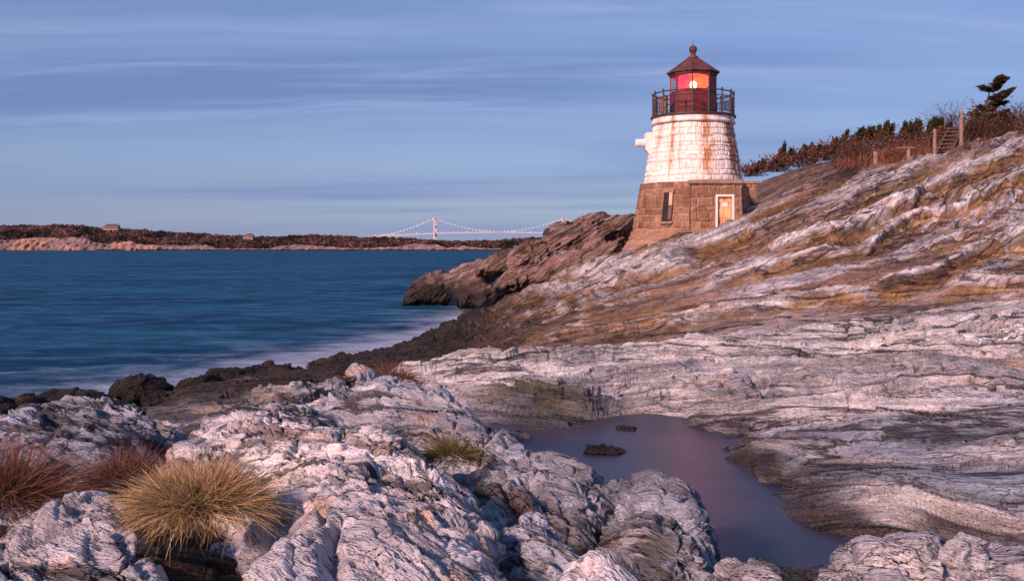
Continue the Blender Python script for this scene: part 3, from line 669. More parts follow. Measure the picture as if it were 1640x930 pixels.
# ------------------------------------------------------------------ water
def make_sea():
    T = np.concatenate([np.linspace(-9, -1.2, 40, endpoint=False), np.linspace(-1.2, 0.8, 260), np.linspace(0.8, 9, 40)[1:]])
    L = np.concatenate([np.linspace(math.log(9), math.log(70), 260, endpoint=False), np.linspace(math.log(70), math.log(40000), 60)])
    TT, LL = np.meshgrid(T, L); d = np.exp(LL)
    gz = EYE-bilin(TT, np.minimum(LL, math.log(100)))
    wl = np.clip((gz+2.8)/2.8, 0, 1)*(np.abs(TT) < 1.5)*(d < 90)
    X = TT*d; Y = SC*d; swell = 0.05*pn(X*0.25, Y*0.25, X*0)+0.03*pn(X*0.7, Y*0.7+3, X*0)
    Z = np.where(d < 80, swell, 0)
    nr, nc = TT.shape; idx = np.arange(nr*nc).reshape(nr, nc)
    F = np.stack([idx[:-1, :-1], idx[:-1, 1:], idx[1:, 1:], idx[1:, :-1]], -1).reshape(-1, 4)
    m = bpy.data.materials.new('sea water'); m.use_nodes = True; t = NT(m.node_tree)
    geo = t.n('ShaderNodeNewGeometry').outputs['Position']
    sh = t.n('ShaderNodeAttribute', attribute_name='shore').outputs['Fac']
    big = t.noise(t.mapping(geo, (0.035, 0.06, 1)), 1.0, 5, 0.6)
    mid = t.noise(t.mapping(geo, (0.32, 0.48, 1)), 1.0, 6, 0.68, 0.6)
    c = t.mix(t.rng(big, 0.35, 0.65), (0.005, 0.038, 0.090), (0.012, 0.090, 0.165))
    c = t.mix(t.rng(mid, 0.45, 0.75, 0, 0.6), c, (0.03, 0.13, 0.24))
    fo = t.math('ADD', sh, t.math('MULTIPLY', t.math('SUBTRACT', mid, 0.55), 0.85))
    foam = t.rng(fo, 0.34, 0.92, 0.0, 0.8)
    c = t.mix(foam, c, (0.42, 0.48, 0.62))
    wv = t.noise(t.mapping(geo, (0.5, 1.0, 1)), 1.0, 6, 0.65, 0.4)
    bp = t.n('ShaderNodeBump', {'Height': wv, 'Strength': 0.6, 'Distance': 0.6})
    df = t.n('ShaderNodeBsdfDiffuse', {'Color': c, 'Normal': bp.outputs[0]}); gs = t.n('ShaderNodeBsdfGlossy', {'Color': (0.75, 0.85, 1.0, 1), 'Roughness': 0.28, 'Normal': bp.outputs[0]})
    sheen = t.math('MULTIPLY', t.rng(mid, 0.35, 0.7, 0.03, 0.16), t.math('SUBTRACT', 1.0, t.math('MULTIPLY', foam, 0.8)))
    mxs = t.n('ShaderNodeMixShader', {0: sheen, 1: df.outputs[0], 2: gs.outputs[0]})
    t.link(mxs.outputs[0], t.n('ShaderNodeOutputMaterial').inputs[0])
    o = mesh_obj('sea', np.stack([X, Y, Z], -1).reshape(-1, 3), F, m, attrs={'shore': wl.ravel()}, smooth=True)
    tag(o, kind='structure')
make_sea()

def make_pool():
    m = bpy.data.materials.new('pool water'); m.use_nodes = True; t = NT(m.node_tree)
    geo = t.n('ShaderNodeNewGeometry').outputs['Position']
    c = t.mix(t.rng(t.noise(geo, 0.8, 4), 0.35, 0.65), (0.030, 0.032, 0.060), (0.055, 0.048, 0.078))
    b = t.n('ShaderNodeBsdfPrincipled', {'Base Color': c, 'Roughness': 0.30, 'Specular IOR Level': 0.2, 'IOR': 1.33})
    bp = t.n('ShaderNodeBump', {'Height': t.noise(t.mapping(geo, (1.5, 2.5, 1)), 1.0, 3), 'Strength': 0.03, 'Distance': 0.05}); t.link(bp.outputs[0], b.inputs['Normal'])
    t.link(b.outputs[0], t.n('ShaderNodeOutputMaterial').inputs[0])
    n = 30; X, Y = np.meshgrid(np.linspace(-0.6, 3.6, n), np.linspace(4.0, 12.6, n)); 
    idx = np.arange(n*n).reshape(n, n); F = np.stack([idx[:-1, :-1], idx[:-1, 1:], idx[1:, 1:], idx[1:, :-1]], -1).reshape(-1, 4)
    o = mesh_obj('tide_pool', np.stack([X, Y, np.full_like(X, EYE-2.05)], -1).reshape(-1, 3), F, m, smooth=True); tag(o, kind='structure')
make_pool()

# ------------------------------------------------------------------ far shore, woods, houses, bridge
def interp_prof(pr):
    xs = [p[0] for p in pr]; ys = [p[1] for p in pr]
    return lambda x: np.interp(x, xs, ys)
SKY = interp_prof([(-900,352),(-400,346),(-120,352),(0,357),(80,358),(95,355),(190,364),(230,366),(300,372),(380,377),(440,379),(470,377.5),(500,375),(540,377),(570,379),(610,379),(640,381),(700,387),(735,388),(760,386.5),(800,386),(830,382),(870,380),(960,376),(1300,374),(1800,380)])
CLIFF = interp_prof([(-900,386),(-120,386),(0,384),(40,381),(90,379),(140,380),(150,387),(175,391),(180,387),(210,386),(225,391),(300,393),(330,391),(345,397),(430,398),(445,394),(480,391),(520,394),(560,397),(590,397),(640,394),(655,390),(700,391),(715,397),(740,393),(760,396),(800,398),(900,397),(1800,397)])
FD = 1000.0
def make_far_shore():
    px = np.linspace(-900, 1800, 1500); nj = 46; J = np.linspace(0, 1, nj)
    PX, JJ = np.meshgrid(px, J)
    cl = np.clip(SKY(PX)*0+CLIFF(PX), 0, 399.5); top = SKY(PX)+5.0
    hc = (401.0-cl)/1275*FD; ht = np.maximum((401-top)/1275*FD, hc+0.5)
    jc = 0.30
    up = np.where(JJ < jc, (JJ/jc)**0.7*hc-1.5*(JJ == 0), hc+(ht-hc)*ss(jc, 0.85, JJ))
    dd = FD+np.where(JJ < jc, JJ/jc*14, 14+(JJ-jc)/(1-jc)*170)
    X = (PX-820)/1275*FD*dd/FD; Y = SC*dd; Z = up-0.3
    rk = (JJ < jc+0.02)
    rough = 1.3*pn(X*0.028, Z*0.03, Y*0.02)+np.abs(pn(X*0.075, Z*0.09, Y*0.03))*1.2+0.8*pn(X*0.27, Z*0.22, Y*0.1)
    Y = Y+rk*(rough*7); Z = Z+rk*(JJ > 0.05)*(1.6*pn(X*0.15, Y*0.15, Z*0))
    Z = Z
    c0 = np.where(pn(X*0.02, Z*0.02, X*0+4)[..., None] > -0.05, np.array([0.33, 0.20, 0.15]), np.array([0.22, 0.155, 0.15]))
    c0 = c0*(1+0.5*pn(X*0.35, Z*0.12, Y*0.05))[..., None]
    dk = (Z < 1.6+0.8*pn(X*.1, X*0, X*0))
    c0 = np.where(dk[..., None], np.array([0.03, 0.025, 0.028]), c0)
    c0 = np.where(rk[..., None], c0, np.array([0.07, 0.045, 0.04]))
    idx = np.arange(PX.size).reshape(PX.shape); F = np.stack([idx[:-1, :-1], idx[:-1, 1:], idx[1:, 1:], idx[1:, :-1]], -1).reshape(-1, 4)
    o = mesh_obj('far_shore', np.stack([X, Y, Z], -1).reshape(-1, 3), F, STONE, attrs={'Col': np.clip(c0, 0.01, 0.9).reshape(-1, 3)}, smooth=True)
    tag(o, kind='structure')
    # the woods: small leaf clumps on rounded crowns
    n = 9000
    cpx = rng.uniform(-700, 1000, n); j = rng.beta(1.3, 1.0, n)
    cl = CLIFF(cpx); top = SKY(cpx)+0.8
    bumpy = 2.6*pn(cpx*0.035, cpx*0, cpx*0+6)+2.4*pn(cpx*0.11, cpx*0, cpx*0+2); py = cl-0.5+(top-cl)*np.clip(j*1.02, 0, 1)-np.maximum(bumpy, -1.2)*j**3-0.8*j; dd = FD+16+150*j
    cz = EYE-(py-396)/1275*FD*(dd/FD)**0.0; cx = (cpx-820)/1275*dd; cy = SC*dd
    rad = rng.uniform(1.6, 4.6, n)*np.where(j > 0.9, 0.8, 1)
    hue = 1.3*pn(cpx*0.025, j*2.5, cpx*0+2)+0.7*pn(cpx*0.09, j*5, cpx*0+5)+rng.normal(0, 0.2, n)
    k = 18
    u = rng.normal(size=(n, k, 3)); u /= np.linalg.norm(u, axis=2)[..., None]
    cc = np.stack([cx, cy, cz], 1)[:, None]+u*rad[:, None, None]*np.array([1.25, 1.2, 0.85])*rng.uniform(0.6, 1.0, (n, k, 1))
    colr = np.where((hue > 0.15)[:, None], np.array([0.17, 0.085, 0.075]), np.array([0.075, 0.050, 0.048]))
    colr = np.where((hue < -0.45)[:, None], np.array([0.022, 0.026, 0.018]), colr)
    V, F, C = leaf_cards(cc.reshape(-1, 3), np.repeat(rad, k)*0.5, np.repeat(colr, k, 0)*rng.uniform(0.65, 1.5, (n*k, 1)), rng)
    o = mesh_obj('far_woods', V, F, LEAF, attrs={'Col': C}); tag(o, kind='stuff')
    o['label'] = 'bare brown woods covering the far shore'; o['category'] = 'woods'

def leaf_cards(C, size, col, r, stretch=1.0, up=0.0, direc=None):
    """one randomly turned four-cornered leaf clump at each centre"""
    n = len(C); a = r.normal(size=(n, 3))
    if direc is not None: a = a*0.5+np.asarray(direc)*1.4
    a[:, 2] += up; a /= np.linalg.norm(a, axis=1)[:, None]
    b = np.cross(a, r.normal(size=(n, 3))); b /= np.linalg.norm(b, axis=1)[:, None]+1e-9
    s = np.asarray(size).reshape(-1, 1)*np.ones((n, 1))
    a = a*s*stretch; b = b*s
    V = np.stack([C-a, C+b*0.6-a*0.1, C+a, C-b*0.6+a*0.15], 1).reshape(-1, 3)
    return V, np.arange(4*n).reshape(n, 4), np.repeat(col, 4, 0)

M_WHITE = principled('painted boards', (0.62, 0.56, 0.54), 0.7, vary=0.1, scale=0.3)
M_TAN = principled('weathered shingles', (0.30, 0.22, 0.19), 0.8, vary=0.2, scale=0.5)
M_ROOF = principled('dark roof', (0.10, 0.075, 0.08), 0.8, vary=0.2, scale=0.5)
M_GLASSD = principled('dark window glass', (0.03, 0.035, 0.05), 0.15, 0.5)
make_far_shore()

def house(label, px, py, d, w, h, dep, m, wings=(), chim=2, nwin=4, gable=False):
    c = W(px, py, d); t = thing('house', label, 'house', c, 'houses on the far shore')
    b = MB(); b.box((c[0], c[1], c[2]+h/2-2), (w, dep, h+4)); 
    for ox, ww, hh in wings: b.box((c[0]+ox, c[1]+1, c[2]+hh/2-2), (ww, dep*0.9, hh+4))
    b.build('wall', m, t)
    rf = MB(); rh = h*0.55
    def roof(cx, cy, ww, dd, z, r):
        if gable: P = [(cx-ww/2-.4, cy-dd/2-.4, z), (cx+ww/2+.4, cy-dd/2-.4, z), (cx+ww/2+.4, cy+dd/2+.4, z), (cx-ww/2-.4, cy+dd/2+.4, z), (cx, cy-dd/2-.4, z+r), (cx, cy+dd/2+.4, z+r)]; Fq = [(0, 1, 4), (2, 3, 5), (1, 2, 5, 4), (3, 0, 4, 5), (3, 2, 1, 0)]
        else: P = [(cx-ww/2-.4, cy-dd/2-.4, z), (cx+ww/2+.4, cy-dd/2-.4, z), (cx+ww/2+.4, cy+dd/2+.4, z), (cx-ww/2-.4, cy+dd/2+.4, z), (cx-ww*.3, cy, z+r), (cx+ww*.3, cy, z+r)]; Fq = [(0, 1, 5, 4), (2, 3, 4, 5), (1, 2, 5), (3, 0, 4), (3, 2, 1, 0)]
        rf.add(P, Fq)
    roof(c[0], c[1], w, dep, c[2]+h, rh)
    for ox, ww, hh in wings: roof(c[0]+ox, c[1]+1, ww, dep*0.9, c[2]+hh+0.01, rh*0.8)
    ro = rf.build('roof', M_ROOF, t)
    for i in range(chim):
        cx = c[0]+(i-(chim-1)/2)*w*0.45
        q = MB(); q.box((cx, c[1]+0.5, c[2]+h+rh*0.75), (w*0.06+.5, 1.2, rh*1.3)); q.build('chimney', m, ro)
    for i in range(nwin):
        cx = c[0]+(i-(nwin-1)/2)*w/(nwin+0.4)
        q = MB(); q.box((cx, c[1]-dep/2-0.05, c[2]+h*0.55), (w*0.09+0.3, 0.2, h*0.4)); q.build('window', M_GLASSD, t)
    return t
house('long shingled mansion with chimneys on the hilltop at the far left shore', 180, 367.5, 1130, 19, 5.0, 9, M_TAN, wings=((-9, 7, 4),), chim=3, nwin=6)
house('pale hip-roofed house on the skyline in the middle of the far shore', 400, 382, 1110, 10, 4.5, 7, M_TAN, wings=((-6, 6, 3.0),), chim=1, nwin=4)
house('small white gabled house low by the water, beside the boulders of the point', 826, 398.5, 990, 4.6, 3.6, 6, M_WHITE, chim=0, nwin=1, gable=True)

def make_bridge():
    D = 3200.0; c0 = W(697, 396, D); c0[2] = 0
    t = thing('suspension_bridge', 'distant suspension bridge with strings of lights along its cables', 'bridge', c0)
    M = principled('pale bridge steel', (0.62, 0.50, 0.52), 0.6, vary=0.05)
    ML = emissive('bridge lamp', (1.0, 0.93, 0.84), 2.4)
    P = lambda px, py, o=0.0: W(px, py, D)+np.array([0, o, 0])
    for px in (697, 902):
        mb = MB()
        for o in (-12, 12):
            a = P(px, 348.5, o); mb.box((a[0]+o*0.25, a[1], a[2]/2), (5.5, 7, a[2]), bev=.5)
        for f in (0.97, 0.72, 0.47): mb.box((a[0], a[1]-12, a[2]*f), (3.6, 24, 4.5))
        mb.build('tower', M, t)
    mb = MB(); pts = [(588, 379), (600, 378.5), (650, 375.6), (697, 373.6), (750, 372.4), (800, 371.8), (850, 372.3), (902, 373.6), (960, 376), (1060, 380)]
    for (a, b) in zip(pts[:-1], pts[1:]):
        A, B = P(*a), P(*b)
        mb.add([A+(0, -10, 1.6), B+(0, -10, 1.6), B+(0, -10, -2.6), A+(0, -10, -2.6), A+(0, 10, 1.6), B+(0, 10, 1.6), B+(0, 10, -2.6), A+(0, 10, -2.6)],
               [(0, 3, 2, 1), (4, 5, 6, 7), (0, 1, 5, 4), (3, 7, 6, 2)])
    mb.build('deck', M, t)
    for px in (595, 625, 955, 1010):
        a = P(px, np.interp(px, [p[0] for p in pts], [p[1] for p in pts])); q = MB(); q.box((a[0], a[1], a[2]/2-1.5), (4, 16, a[2]-3)); q.build('pier', M, t)
    def cable(px):
        if px < 697: u = (697-px)/(697-610); return 349.5+(377-349.5)*(1-(1-u)**1.45)
        if px <= 902: u = (px-799.5)/102.5; return 371.0-(371.0-350)*u*u
        u = (px-902)/(990-902); return 350+(377-350)*(1-(1-min(u, 1))**1.45)
    for o in (-12, 12):
        mb = MB(); mb.tube([P(px, cable(px), o) for px in np.linspace(610, 990, 80)], 0.55, 5); mb.build('cable', M, t)
    q = MB()
    for px in np.linspace(616, 984, 60):
        A = P(px, cable(px), -12); B = P(px, np.interp(px, [p[0] for p in pts], [p[1] for p in pts]), -12)
        q.tube([A, B], 0.12, 4, caps=False)
    h = q.build('suspender', M, t); h['kind'] = 'stuff'
    def lamp(px, py, r=1.05):
        a = P(px, py, -13); mb = MB(); mb.lathe(a, [(0.05, -r), (r*.8, -r*.6), (r, 0), (r*.8, r*.6), (0.05, r)], 8)
        return mb.build('lamp', ML, t, True)
    lp = [(px, cable(px)-0.4) for px in np.linspace(612, 693, 17)]+[(px, cable(px)-0.4) for px in np.linspace(701, 898, 36)]+[(px, cable(px)-0.4) for px in np.linspace(906, 960, 9)]
    lp += [(x, np.interp(x, [p[0] for p in pts], [p[1] for p in pts])-1.6) for x in (602, 615, 630, 668, 707, 727, 748, 822, 850, 876)]
    for a in lp: lamp(*a)
make_bridge()

# ------------------------------------------------------------------ the lighthouse
def cell_wall(th_w, z, rowh, seed, mean_w):
    """irregular courses of stones: returns (cell id hash, distance to the nearest joint)"""
    zz = z+0.018*np.sin(th_w*2.1+seed)+0.010*np.sin(th_w*5.3+z*2)+0.09*np.sin(z*4.1+seed)+0.04*np.sin(z*9.7); row = np.floor(zz/rowh); zf = zz/rowh-row
    u = th_w/mean_w+hsh(row, seed)*7+0.30*np.sin(th_w*1.3+row*2.7)
    ci = np.floor(u); uf = u-ci; jit = 0.5*(hsh(ci, row+seed)-0.5)
    left = jit; right = 1+0.5*(hsh(ci+1, row+seed)-0.5)
    ci = np.where(uf < left, ci-1, ci); ci = np.where(uf > right, ci+1, ci)
    du = np.minimum(np.abs(uf-left), np.abs(right-uf))*mean_w; dz = np.minimum(zf, 1-zf)*rowh
    return hsh(ci*3.1+row*17.7, seed), np.minimum(du, dz)

LB = np.array([(1110-820)/1275*40, 50.0, 3.1])
def make_lighthouse():
    ax, ay = LB[0], LB[1]
    t = thing('lighthouse', 'squat round lighthouse with white upper walls, brown stone base and a lit red lantern', 'lighthouse', LB)
    H = lambda py, d=40.0: EYE+(396-py)/1275*d
    ZT = H(291, 38.3)             # brown / white line
    def shell(name, z0, z1, rfun, rowh, mean_w, seed, depth, colf, nt=760, nz=150):
        th = np.linspace(0, 2*math.pi, nt, endpoint=False); zz = np.linspace(z0, z1, nz); TH, Z = np.meshgrid(th, zz)
        r0 = rfun(Z); hid, dj = cell_wall(TH*r0.mean(), Z, rowh, seed, mean_w)
        groove = 1-ss(0.0, 0.042, dj)
        r = r0+depth*(0.5*(hid-0.5)+0.35*pn(TH*14, Z*4, hid*9)-1.0*groove)
        X = ax+r*np.sin(TH); Y = ay-r*np.cos(TH)
        c = colf(TH, Z, hid, groove)
        i = np.arange(nt*nz).reshape(nz, nt); j = np.roll(i, -1, 1)
        F = np.stack([i[:-1], j[:-1], j[1:], i[1:]], -1).reshape(-1, 4)
        return mesh_obj(name, np.stack([X, Y, Z], -1).reshape(-1, 3), F, STONE, t, attrs={'Col': np.clip(c, 0.01, 0.9).reshape(-1, 3)}, smooth=True)
    def brown(TH, Z, hid, g):
        c = np.array([0.275, 0.150, 0.095])*(0.55+0.85*hid)[..., None]
        c = np.where((hid > 0.72)[..., None], c*np.array([0.85, 0.9, 1.0]), c)
        c = c*(1+0.35*pn(TH*9, Z*3, hid*5))[..., None]
        mort = np.array([0.38, 0.25, 0.18])
        f = (0.75*g)[..., None]; c = c*(1-f)+mort*f
        low = ss(H(368), H(392), Z)[..., None]; plaster = np.array([0.34, 0.21, 0.15])*(1+0.3*pn(TH*7, Z*5, Z*0))[..., None]
        f2 = (ss(H(372), H(384), -(-Z))*0)[..., None]
        f2 = ss(H(366), H(384), Z)[..., None]   # lowest courses rendered over
        f2 = np.clip((H(366)-Z)/(H(366)-H(386)), 0, 1)[..., None]*0.8
        return c*(1-f2)+plaster*f2
    rb = interp_prof([(H(440), 4.0), (H(398), 3.5), (H(385), 3.25), (H(368), 3.06), (H(344), 2.9), (H(292), 2.62)])
    shell('stone_base', H(440), ZT, lambda z: rb(z), 0.40, 0.62, 3.0, 0.075, brown)
    def white(TH, Z, hid, g):
        c = np.array([0.82, 0.77, 0.715])*(0.88+0.16*hid)[..., None]
        up = np.clip((Z-ZT)/(H(190)-ZT), 0, 1)
        rust = np.zeros_like(Z)
        for a, w, amt, low in ((-62, 5, 0.75, 0.45), (-38, 3.2, 0.9, 0.15), (-27, 2.4, 0.35, 0.2), (7, 6.5, 1.0, 0.0), (16, 3, 0.4, 0.3), (36, 2.0, 0.25, 0.2), (47, 7.5, 1.7, 0.0), (60, 5, 1.3, 0.0), (70, 4, .5, .1), (120, 5, .8, .1), (200, 5, .8, .1), (-100, 6, .9, .1)):
            dt = (np.degrees(TH)-a+180) % 360-180
            wob = 1.6*pn(Z*1.3, Z*0+a, Z*0)
            core = np.exp(-((dt+wob)/w)**2)*ss(low-0.12, low+0.25, up+0.2*pn(TH*30, Z*1.0, Z*0+a))
            rust = np.maximum(rust, amt*core*(0.30+0.55*ss(-0.35, 0.4, pn(TH*22, Z*1.6, Z*0+a)))*(0.5+0.7*np.maximum(g, hid*0.55)))
        rust = np.clip(rust*2.1, 0, 0.93)
        cr = np.where((np.degrees(TH) > 40)[..., None] & (np.degrees(TH) < 75)[..., None], np.array([0.20, 0.065, 0.025]), np.array([0.44, 0.17, 0.055]))
        f = rust[..., None]; c = c*(1-f)+cr*f
        gm = (0.28*g)[..., None]; c = c*(1-gm)+np.array([0.42, 0.24, 0.18])*gm
        return c
    rw = interp_prof([(ZT, 2.47), (H(257), 2.29), (H(220), 2.08), (H(201), 1.97), (H(192), 1.95)])
    shell('white_wall', ZT-0.01, H(193, 38.5), lambda z: rw(z), 0.27, 0.52, 8.0, 0.05, white)
    # cornice under the gallery
    zc0, zc1 = H(194, 38.5), H(181.5, 38.2)
    hh = zc1-zc0
    th = np.linspace(0, 2*math.pi, 360, endpoint=False); prof = [(1.93, 0), (2.06, .02), (2.10, hh*.25), (2.06, hh*.5), (2.05, hh*.52), (2.03, hh*.6), (2.05, hh)]
    V = []; C = []
    for r, z in prof:
        for a in th:
            V.append((ax+r*math.sin(a), ay-r*math.cos(a), zc0+z))
            dg = math.degrees(a); dg = dg-360 if dg > 180 else dg
            f = max(math.exp(-((dg-q)/s)**2)*am for q, s, am in ((-38, 3.5, .9), (6, 5, .9), (50, 4, .9), (-66, 6, .5), (-10, 3, .2), (27, 2, .3)))
            C.append(np.array([0.76, 0.69, 0.66])*(1-f)+np.array([0.46, 0.18, 0.05])*f)
    n = len(th); F = [(i*n+k, i*n+(k+1) % n, (i+1)*n+(k+1) % n, (i+1)*n+k) for i in range(len(prof)-1) for k in range(n)]
    mesh_obj('cornice', V, np.array(F), STONE, t, attrs={'Col': np.array(C)}, smooth=False)
    # gallery deck and railing
    M_IRON = principled('dark painted iron', (0.050, 0.030, 0.032), 0.5, 0.4, vary=0.3, scale=4)
    M_ROOFR = principled('weathered dark red iron', (0.11, 0.042, 0.042), 0.6, 0.35, vary=0.35, scale=3, bump=0.15)
    M_RED = principled('dark red iron with glow in its colour', (0.17, 0.020, 0.028), 0.55, 0.4, vary=0.3, scale=3, bump=0.15)  # dark red paint, made redder to carry the lantern's glow in its colour
    zd = zc1
    g = MB(); g.lathe((ax, ay, zd), [(1.9, 0.002), (2.10, 0.002), (2.12, 0.03), (2.12, 0.10), (2.09, 0.13), (1.0, 0.14)], 72); g.build('gallery_deck', M_IRON, t)
    zr = zd+0.13; rh = 1.10; rr = 2.0
    ra = thing  # railing is a mesh part with its posts as sub-parts
    g = MB()
    def ring(z, r, rad, n=16):
        # sixteen straight lengths between posts, as on the tower
        P = [(ax+r*math.sin(2*math.pi*k/n+0.2), ay-r*math.cos(2*math.pi*k/n+0.2), z) for k in range(n)]
        for k in range(n): g.tube([P[k], P[(k+1) % n]], rad, 6)
    ring(zr+rh, rr, 0.032); ring(zr+rh*0.78, rr, 0.022); ring(zr+rh*0.12, rr, 0.022)
    for k in range(96):
        a = 2*math.pi*k/96+0.2
        if k % 6 == 0: continue
        cc = math.cos(math.pi/16)/math.cos((a-0.2) % (math.pi/8)-math.pi/16)*rr
        g.tube([(ax+cc*math.sin(a), ay-cc*math.cos(a), zr+rh*0.12), (ax+cc*math.sin(a), ay-cc*math.cos(a), zr+rh*0.78)], 0.015, 5)
    rail = g.build('railing', M_IRON, t)
    for k in range(16):
        a = 2*math.pi*k/16+0.2; q = MB(); p = (ax+rr*math.sin(a), ay-rr*math.cos(a), zr)
        q.tube([(p[0], p[1], zr-0.02), (p[0], p[1], zr+rh+0.03)], 0.042, 8)
        q.lathe((p[0], p[1], zr+rh+0.07), [(0.01, -.06), (0.055, -.02), (0.055, .02), (0.01, .06)], 8); q.build('post', M_IRON, rail)
    # octagonal lantern room
    a0 = R(-12); Rl = 1.13
    def vtx(k, r, z): a = a0+k*R(45); return (ax+r*math.sin(a), ay-r*math.cos(a), z)
    zs = H(143, 38.9); zt_ = H(114.5, 38.9)
    dr = MB(); V = [vtx(k, Rl, z) for z in (zr, zs) for k in range(8)]
    F = [(k, (k+1) % 8, 8+(k+1) % 8, 8+k) for k in range(8)]
    V2 = [vtx(k, Rl-0.07, z) for z in (zr, zs) for k in range(8)]
    dr.add(V+V2, F+[(16+k, 24+k, 24+(k+1) % 8, 16+(k+1) % 8) for k in range(8)]+[(8+k, 8+(k+1) % 8, 24+(k+1) % 8, 24+k) for k in range(8)])
    dr.add([vtx(k, Rl-0.08, zr+0.3) for k in range(8)], [tuple(range(8))])
    for k in range(8): dr.tube([vtx(k, Rl+0.005, zr), vtx(k, Rl+0.005, zs)], 0.035, 6)
    dr.build('lantern_parapet', M_RED, t)
    # solid plates on the landward sides, glass on the others
    pl = MB(); glass = (5, 6, 7, 0, 4)
    for k in range(8):
        A, B, Cc, Dd = vtx(k, Rl, zs), vtx(k+1, Rl, zs), vtx(k+1, Rl, zt_), vtx(k, Rl, zt_)
        if k not in glass:
            A2, B2, C2, D2 = vtx(k, Rl-.05, zs), vtx(k+1, Rl-.05, zs), vtx(k+1, Rl-.05, zt_), vtx(k, Rl-.05, zt_)
            pl.add([A, B, Cc, Dd, A2, B2, C2, D2], [(0, 1, 2, 3), (7, 6, 5, 4), (0, 4, 5, 1), (2, 6, 7, 3)])
    pl.build('lantern_plate', M_RED, t)
    fr = MB()
    for k in range(8):
        fr.tube([vtx(k, Rl-0.01, zs), vtx(k, Rl-0.01, zt_)], 0.036, 6)
        for z in (zs+0.02, zt_-0.02): fr.tube([vtx(k, Rl-0.01, z), vtx(k+1, Rl-0.01, z)], 0.036, 6)
    fr.build('glazing_frame', M_RED, t)
    mg = bpy.data.materials.new('red tinted lantern glass'); mg.use_nodes = True; g2 = NT(mg.node_tree)
    tr = g2.n('ShaderNodeBsdfTransparent', {'Color': (1.0, 0.78, 0.74, 1)}); gl = g2.n('ShaderNodeBsdfGlossy', {'Color': (1, 1, 1, 1), 'Roughness': 0.05})
    mx = g2.n('ShaderNodeMixShader', {0: 0.06, 1: tr.outputs[0], 2: gl.outputs[0]}); g2.link(mx.outputs[0], g2.n('ShaderNodeOutputMaterial').inputs[0])
    for k in glass:
        q = MB(); a1, b1 = vtx(k, Rl-.03, 0), vtx(k+1, Rl-.03, 0)
        f = lambda u, z: (a1[0]+(b1[0]-a1[0])*u, a1[1]+(b1[1]-a1[1])*u, z)
        q.add([f(.04, zs+.04), f(.96, zs+.04), f(.96, zt_-.04), f(.04, zt_-.04)], [(0, 1, 2, 3)]); q.build('glass_pane', mg, t)
    # roof
    ze = H(110, 39.0); za = H(92.5)
    rf = MB(); V = [vtx(k, Rl+0.17, ze-0.06) for k in range(8)]+[vtx(k, Rl+0.19, ze) for k in range(8)]+[vtx(k, 0.20, za) for k in range(8)]
    F = [(i*8+k, i*8+(k+1) % 8, i*8+8+(k+1) % 8, i*8+8+k) for i in range(2) for k in range(8)]+[tuple(range(16, 24)), tuple(range(7, -1, -1))]
    rf.add(V, F)
    for k in range(8): rf.tube([vtx(k, Rl+0.19, ze+.01), vtx(k, 0.2, za+.01)], 0.022, 5)
    ring8 = [vtx(k, Rl+0.02, 0) for k in range(8)]
    for k in range(8):
        a, b = ring8[k], ring8[(k+1) % 8]
        rf.tube([(a[0], a[1], zt_+0.03), (b[0], b[1], zt_+0.03)], 0.07, 6)
    roof = rf.build('lantern_roof', M_ROOFR, t)
    q = MB(); zb = H(79.5)
    q.lathe((ax, ay, za), [(0.30, -0.06), (0.24, 0.05), (0.15, 0.09), (0.12, 0.18), (0.16, 0.20), (0.10, 0.24)], 16)
    q.lathe((ax, ay, zb), [(0.2*math.sin(math.pi*i/12)+0.004, -0.2*math.cos(math.pi*i/12)) for i in range(13)], 20); q.build('ball_finial', M_ROOFR, roof, True)
    q = MB(); q.tube([(ax, ay, zb+.18), (ax, ay, H(64))], [0.02, 0.008], 6); q.build('lightning_rod', M_IRON, roof)
    # lamp
    zl = H(130, 39)
    lm = MB(); lm.lathe((ax, ay-0.05, zl), [(0.06, -0.19), (0.14, -0.13), (0.18, 0.0), (0.14, 0.13), (0.06, 0.19)], 20)
    bec = lm.build('beacon', emissive('beacon light', (1.0, 0.70, 0.36), 22), t, True)
    q = MB(); hz = zt_-zs
    pr = [(0.72+0.05*(i % 2), zs-.02+hz*i/10) for i in range(11)]
    V = [(ax+r_*math.sin(2*math.pi*k/32), ay-r_*math.cos(2*math.pi*k/32), z_) for r_, z_ in pr for k in range(32)]
    q.add(V, [(i*32+k, i*32+(k+1) % 32, (i+1)*32+(k+1) % 32, (i+1)*32+k) for i in range(10) for k in range(32)])
    ml = bpy.data.materials.new('glowing red lens'); ml.use_nodes = True; g3 = NT(ml.node_tree)
    lc = g3.n('ShaderNodeTexCoord').outputs['Object']; ln = g3.rng(g3.n('ShaderNodeSeparateXYZ', {'Vector': lc}).outputs[0], -0.38, -0.10)
    lcol = g3.mix(ln, (1.0, 0.05, 0.13), (1.0, 0.23, 0.085)); lst = g3.rng(g3.noise(g3.mapping(lc, (3, 3, 9)), 1.0, 3), 0.35, 0.65, 1.3, 2.4)
    em = g3.n('ShaderNodeEmission', {'Color': lcol, 'Strength': lst}); tp = g3.n('ShaderNodeBsdfTransparent', {'Color': (1, 0.6, 0.5, 1)})
    mz = g3.n('ShaderNodeMixShader', {0: 0.5, 1: tp.outputs[0], 2: em.outputs[0]}); g3.link(mz.outputs[0], g3.n('ShaderNodeOutputMaterial').inputs[0])
    q.build('lens', ml, t, True)
    q = MB(); q.tube([(ax, ay, zr+.3), (ax, ay, zl-.2)], [0.16, 0.09], 10); q.lathe((ax, ay, zl-.2), [(0.2, -.03), (0.2, .01)], 16); q.build('beacon_stand', M_IRON, t)
    # light of the beacon
    pd = bpy.data.lights.new('beacon_glow', 'POINT'); po = bpy.data.objects.new('beacon_glow', pd); COL.objects.link(po)
